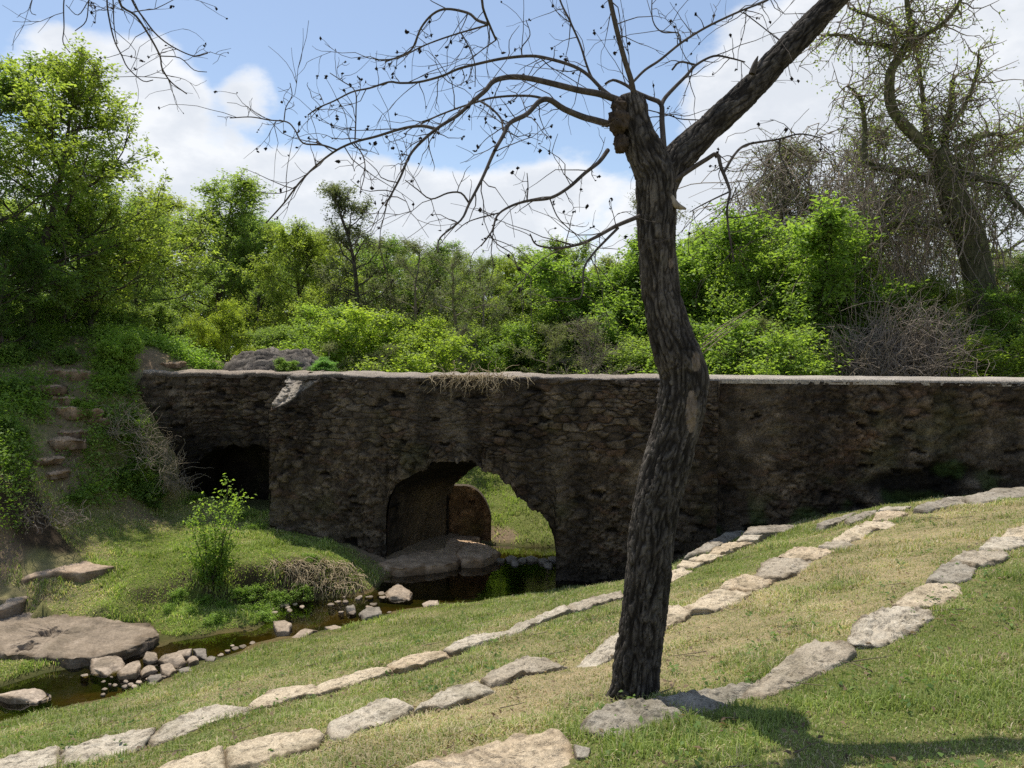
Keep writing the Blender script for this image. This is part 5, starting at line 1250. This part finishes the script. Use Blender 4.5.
def blades(x, y, h, w, rng, tuft=0.):
    z = Hq(x, y)
    st = np.clip(Zq(x, y, straw) + rng.normal(0, .18, len(x)), 0, 1); di = Zq(x, y, dirt)
    ok = (z > -.27) & (rng.uniform(0, 1, len(x)) > np.clip(di * .9 - .1, 0, .85))
    for P in footprints:
        b0, b1 = P.min(0), P.max(0); m = (x > b0[0]) & (x < b1[0]) & (y > b0[1]) & (y < b1[1]) & ok
        if m.any():
            idx = np.where(m)[0]; c = P.mean(0); inn = inpoly(x[idx], y[idx], c + (P - c) * .9); ok[idx[inn]] = False
    x, y, z, h, w, st = x[ok], y[ok], z[ok], h[ok], w[ok], st[ok]; n = len(x)
    az = rng.uniform(0, 6.28, n); lean = np.abs(rng.normal(.35, .45, n)) + st * .5
    h = h * (1 - .35 * st)
    d = np.stack([np.cos(az), np.sin(az), 0 * az], 1); s = np.stack([-np.sin(az), np.cos(az), 0 * az], 1)
    b = np.stack([x, y, z - .004], 1)
    mid = b + d * (h * lean * .35)[:, None]; mid[:, 2] += h * .6
    tip = b + d * (h * lean * 1.05)[:, None]; tip[:, 2] += h * np.clip(1.05 - .35 * lean, .25, 1)
    v = np.stack([b - s * w[:, None] * .5, b + s * w[:, None] * .5, mid + s * w[:, None] * .42, mid - s * w[:, None] * .42, tip], 1).reshape(-1, 3)
    k = np.arange(n)[:, None] * 5
    q = k + np.array([[0, 1, 2, 3]]); t = k + np.array([[3, 2, 4]])
    gr = mixc((.18, .245, .06), (.36, .41, .13), rng.uniform(0, 1, n))
    dry = rng.uniform(0, 1, n) < st * .85
    ylw = mixc((.42, .34, .19), (.66, .56, .37), rng.uniform(0, 1, n))
    col = np.where(dry[:, None], ylw, gr)
    col = col * (.78 + .44 * vnoise(P3(x * 2.3, y * 2.3), 3))[:, None]
    wlx = np.interp(x, [-9, -6.3, -3.9, -1.4, .5], [8.6, 9.5, 11.3, 12.6, 13.6]); far_ = (x < .2) & (y > wlx + .2); col = np.where(far_[:, None], col * np.array((1.25, 1.28, 1.1)), col)
    return v, q, t, np.repeat(col, 5, 0)

def lawn(name, label, n, region, rng, hfun, wfun):
    x, y = region(n, rng); v, q, t, c = blades(x, y, hfun(x, y, rng), wfun(x, y, rng), rng)
    mb = MB(); mb.add(v, q, t, c); loc = (float(x.mean()), float(y.mean()), 1.0)
    tag(mb.build(name, M_GRASS, None, loc, True), label, 'grass', kind='stuff')

def near_region(n, rng):                                             # near bank: camera side up to the creek, thinner with distance
    y = (rng.uniform(math.sqrt(2.6), math.sqrt(14.6), n)) ** 2; x = rng.uniform(-.86, .86, n) * (y + .6)
    side = y < 15.0 - .229 * x
    wl = np.array([G(px, py, -.3)[:2] for px, py in ((-250, 800), (0, 722), (130, 689), (260, 643), (420, 604), (560, 586))]); lim = np.interp(x, wl[:, 0], wl[:, 1])
    lim = np.where(x > wl[-1, 0], 99, lim)
    ok = side & (y < lim + .05)
    return x[ok], y[ok]
def far_region(n, rng):
    x = rng.uniform(-13, 1.5, n); y = rng.uniform(8.5, 18.5, n)
    wl = np.array([G(px, py, -.3)[:2] for px, py in ((-250, 800), (0, 722), (130, 689), (260, 643), (420, 604), (560, 586))]); lim = np.interp(x, wl[:, 0], wl[:, 1])
    wallf = 15.15 - .23 * x + np.where(x < -5.1, .8, 0)
    ok = (y > lim) & (y < wallf) & (Hq(x, y) < 4.2); return x[ok], y[ok]
def back_region(n, rng):
    x = rng.uniform(-3.5, 4, n); y = rng.uniform(17.2, 27, n); return x, y
tuf = lambda x, y: .45 + 1.1 * sstep(-.15, .5, fbm(P3(x * 3.0, y * 3.0), 4, 61))
lawn('grass', 'mown patchy lawn of green and straw blades on the terraced bank', 620000, near_region, np.random.RandomState(51), lambda x, y, r: r.uniform(.015, .06, len(x)) * tuf(x, y) * (1 + .03 * y), lambda x, y, r: r.uniform(.003, .0062, len(x)) * (1 + .11 * np.maximum(0, y - 3)))
lawn('grass', 'short bright grass on the far bank left of the arch', 300000, far_region, np.random.RandomState(52), lambda x, y, r: r.uniform(.04, .10, len(x)) * tuf(x, y), lambda x, y, r: r.uniform(.009, .016, len(x)))
lawn('grass', 'sunlit grass slope seen through the arch', 40000, back_region, np.random.RandomState(53), lambda x, y, r: r.uniform(.06, .14, len(x)) * tuf(x, y), lambda x, y, r: r.uniform(.012, .022, len(x)))

def litter():
    rng = np.random.RandomState(77); x, y = near_region(2600, rng); k = (y < 11) & (Hq(x, y) > -.2); x, y = x[k], y[k]; z = Hq(x, y) + .028
    A = np.stack([x, y, z], 1); mb = MB(); leaves(mb, A, A + rng.normal(0, .02, (len(x), 3)) * [1, 1, 0], 1, .042, rng, up=1.6, aspect=.5, curl=.3, spread=.004)
    mb.c = [mixc((.10, .065, .04), (.36, .26, .16), c[:, 0]) for c in mb.c]
    for i in range(130):
        j = rng.randint(len(x)); a = rng.uniform(0, 6.28); p = bpath(A[j] + [0, 0, .01], (math.cos(a), math.sin(a), 0), rng.uniform(.06, .35), rng, 4, .2, 0); p[:, 2] = Hq(p[:, 0], p[:, 1]) + .03; tube(mb, p, np.linspace(.004, .002, 5), 4, (.22, .17, .12))
    tag(mb.build('fallen_leaves', M_GRASS, None, (1, 6, 2), False), 'dead leaves and twigs scattered over the lawn', 'leaf litter', kind='stuff')
    # broad-leaved weeds in the turf
    x, y = near_region(1500, rng); d = fbm(P3(x * 1.4, y * 1.4), 3, 78); k = (d > .05) & (Zq(x, y, straw) < .75) & (y < 12) & (Hq(x, y) > -.2); x, y = x[k], y[k]
    A = np.stack([x, y, Hq(x, y) + .01], 1); mb = MB(); leaves(mb, A, A + rng.normal(0, .03, (len(x), 3)) * [1, 1, .2] + [0, 0, .03], 9, .036, rng, up=.8, aspect=.6, curl=.2, spread=.022)
    mb.c = [mixc((.07, .13, .03), (.19, .28, .07), c[:, 0]) for c in mb.c]
    tag(mb.build('lawn_weeds', M_GRASS, None, (1, 6, 2), False), 'small broad leaved weeds growing in the lawn', 'lawn weeds', kind='stuff')
litter()

# ------------------------------------------------------------------ sky, sun, camera
az_v = np.array([-.45, .89]); az_v /= np.linalg.norm(az_v); EL = R(66)
wld = bpy.data.worlds.new('World'); bpy.context.scene.world = wld; wld.use_nodes = True
nt = wld.node_tree; nt.nodes.clear(); N = nt.nodes.new; Lk = nt.links.new
out = N('ShaderNodeOutputWorld'); sky = N('ShaderNodeTexSky'); sky.sky_type = 'NISHITA'; sky.sun_disc = False
sky.sun_elevation = EL; sky.sun_rotation = math.atan2(az_v[0], az_v[1]); sky.air_density = 1.0; sky.dust_density = .6; sky.ozone_density = 1.3
bg1 = N('ShaderNodeBackground'); bg1.inputs[1].default_value = .145; hz_ = N('ShaderNodeMix'); hz_.data_type = 'RGBA'; hz_.inputs[0].default_value = .1; Lk(sky.outputs[0], hz_.inputs[6]); hz_.inputs[7].default_value = (5.2, 5.8, 6.4, 1); Lk(hz_.outputs[2], bg1.inputs[0])
tc = N('ShaderNodeTexCoord')
def mth(op, a, b=None, c=None, clamp=False):
    m = N('ShaderNodeMath'); m.operation = op; m.use_clamp = clamp
    for k, v in enumerate((a, b, c)):
        if v is None: continue
        if hasattr(v, 'is_linked'): Lk(v, m.inputs[k])
        else: m.inputs[k].default_value = v
    return m.outputs[0]
def mrange(v, a, b, c=0., d=1., smooth=True):
    m = N('ShaderNodeMapRange'); m.interpolation_type = 'SMOOTHSTEP' if smooth else 'LINEAR'
    Lk(v, m.inputs['Value'])
    for nme, x in (('From Min', a), ('From Max', b), ('To Min', c), ('To Max', d)): m.inputs[nme].default_value = x
    return m.outputs[0]
def wnoise(scale, detail, rough, mp):
    mpn = N('ShaderNodeMapping'); mpn.inputs['Scale'].default_value = mp; Lk(tc.outputs['Generated'], mpn.inputs[0])
    x = N('ShaderNodeTexNoise'); x.inputs['Scale'].default_value = scale; x.inputs['Detail'].default_value = detail; x.inputs['Roughness'].default_value = rough; Lk(mpn.outputs[0], x.inputs['Vector'])
    return x.outputs['Fac']
n1 = wnoise(4.0, 9, .6, (1, 1, 1.8)); n2 = wnoise(11., 7, .6, (1, 1, 1.8))
sepd = N('ShaderNodeSeparateXYZ'); Lk(tc.outputs['Generated'], sepd.inputs[0])
def blob(px, py, r, amp):
    d = ray(px, py); d /= np.linalg.norm(d)
    dp = N('ShaderNodeVectorMath'); dp.operation = 'DOT_PRODUCT'; Lk(tc.outputs['Generated'], dp.inputs[0]); dp.inputs[1].default_value = tuple(d)
    return mrange(dp.outputs['Value'], math.cos(r / F), math.cos(r / F * .25), 0, amp)
acc = mth('MULTIPLY', mth('SUBTRACT', n1, .5), 1.5)
acc = mth('ADD', acc, mth('MULTIPLY', mth('SUBTRACT', n2, .5), .7))
for b in ((70, 70, 60, .45), (28, 62, 48, .35), (205, 22, 60, -.35), (335, 75, 60, -.35), (110, 20, 40, -.25), (130, 85, 75, .42), (200, 92, 75, .42), (262, 90, 42, .35), (230, 122, 50, -.2), (820, 90, 150, .35), (960, 60, 210, .55), (740, 130, 90, .25), (300, 40, 130, -.4), (450, 70, 140, -.4), (600, 215, 70, -.35), (640, 120, 70, -.3), (30, 15, 70, -.35), (1000, 200, 150, .25)):
    acc = mth('ADD', acc, blob(*b))
elev = sepd.outputs['Z']                                              # low cloud bank
zb = lambda py: math.sin(math.atan((HOR - py) / F))
low = mrange(elev, zb(195), zb(128), .66, -.12); acc = mth('ADD', acc, low)
hi = mrange(elev, .5, .8, 0, -.1); acc = mth('ADD', acc, hi)
fac = mrange(acc, .0, .34)
shade = mrange(mth('ADD', mth('MULTIPLY', acc, .6), n2), .35, 1.0, 0, 1)
cr_ = N('ShaderNodeValToRGB'); cr_.color_ramp.elements[0].color = (.96, .975, 1, 1); cr_.color_ramp.elements[1].color = (.78, .815, .87, 1); cr_.color_ramp.elements[0].position = .35; Lk(shade, cr_.inputs[0])
bg2 = N('ShaderNodeBackground'); bg2.inputs[1].default_value = 1.02; Lk(cr_.outputs[0], bg2.inputs[0])
mx = N('ShaderNodeMixShader'); Lk(mth('MULTIPLY', fac, .93), mx.inputs[0]); Lk(bg1.outputs[0], mx.inputs[1]); Lk(bg2.outputs[0], mx.inputs[2]); Lk(mx.outputs[0], out.inputs[0])

sl = bpy.data.lights.new('sun', 'SUN'); sl.energy = 5.0; sl.angle = R(.53); sl.color = (1, .95, .86)
so = bpy.data.objects.new('sun', sl); C.objects.link(so); so.location = (-20, 30, 40)
sd = Vector((-az_v[0] * math.cos(EL), -az_v[1] * math.cos(EL), -math.sin(EL))); so.rotation_euler = sd.to_track_quat('-Z', 'Y').to_euler()

cam = bpy.data.cameras.new('camera'); cam.sensor_width = 36; cam.lens = 36 * F / 1024; cam.clip_end = 2000; cam.clip_start = .05
co = bpy.data.objects.new('camera', cam); C.objects.link(co); co.location = (0, 0, EYE); co.rotation_euler = (math.pi / 2 - PITCH, 0, 0)
sc_ = bpy.context.scene; sc_.camera = co
sc_.view_settings.view_transform = 'Standard'; sc_.view_settings.look = 'None'; sc_.view_settings.exposure = 0; sc_.view_settings.gamma = 1
sc_.render.engine = 'CYCLES'; sc_.cycles.use_denoising = False; sc_.cycles.max_bounces = 8; sc_.cycles.transparent_max_bounces = 12
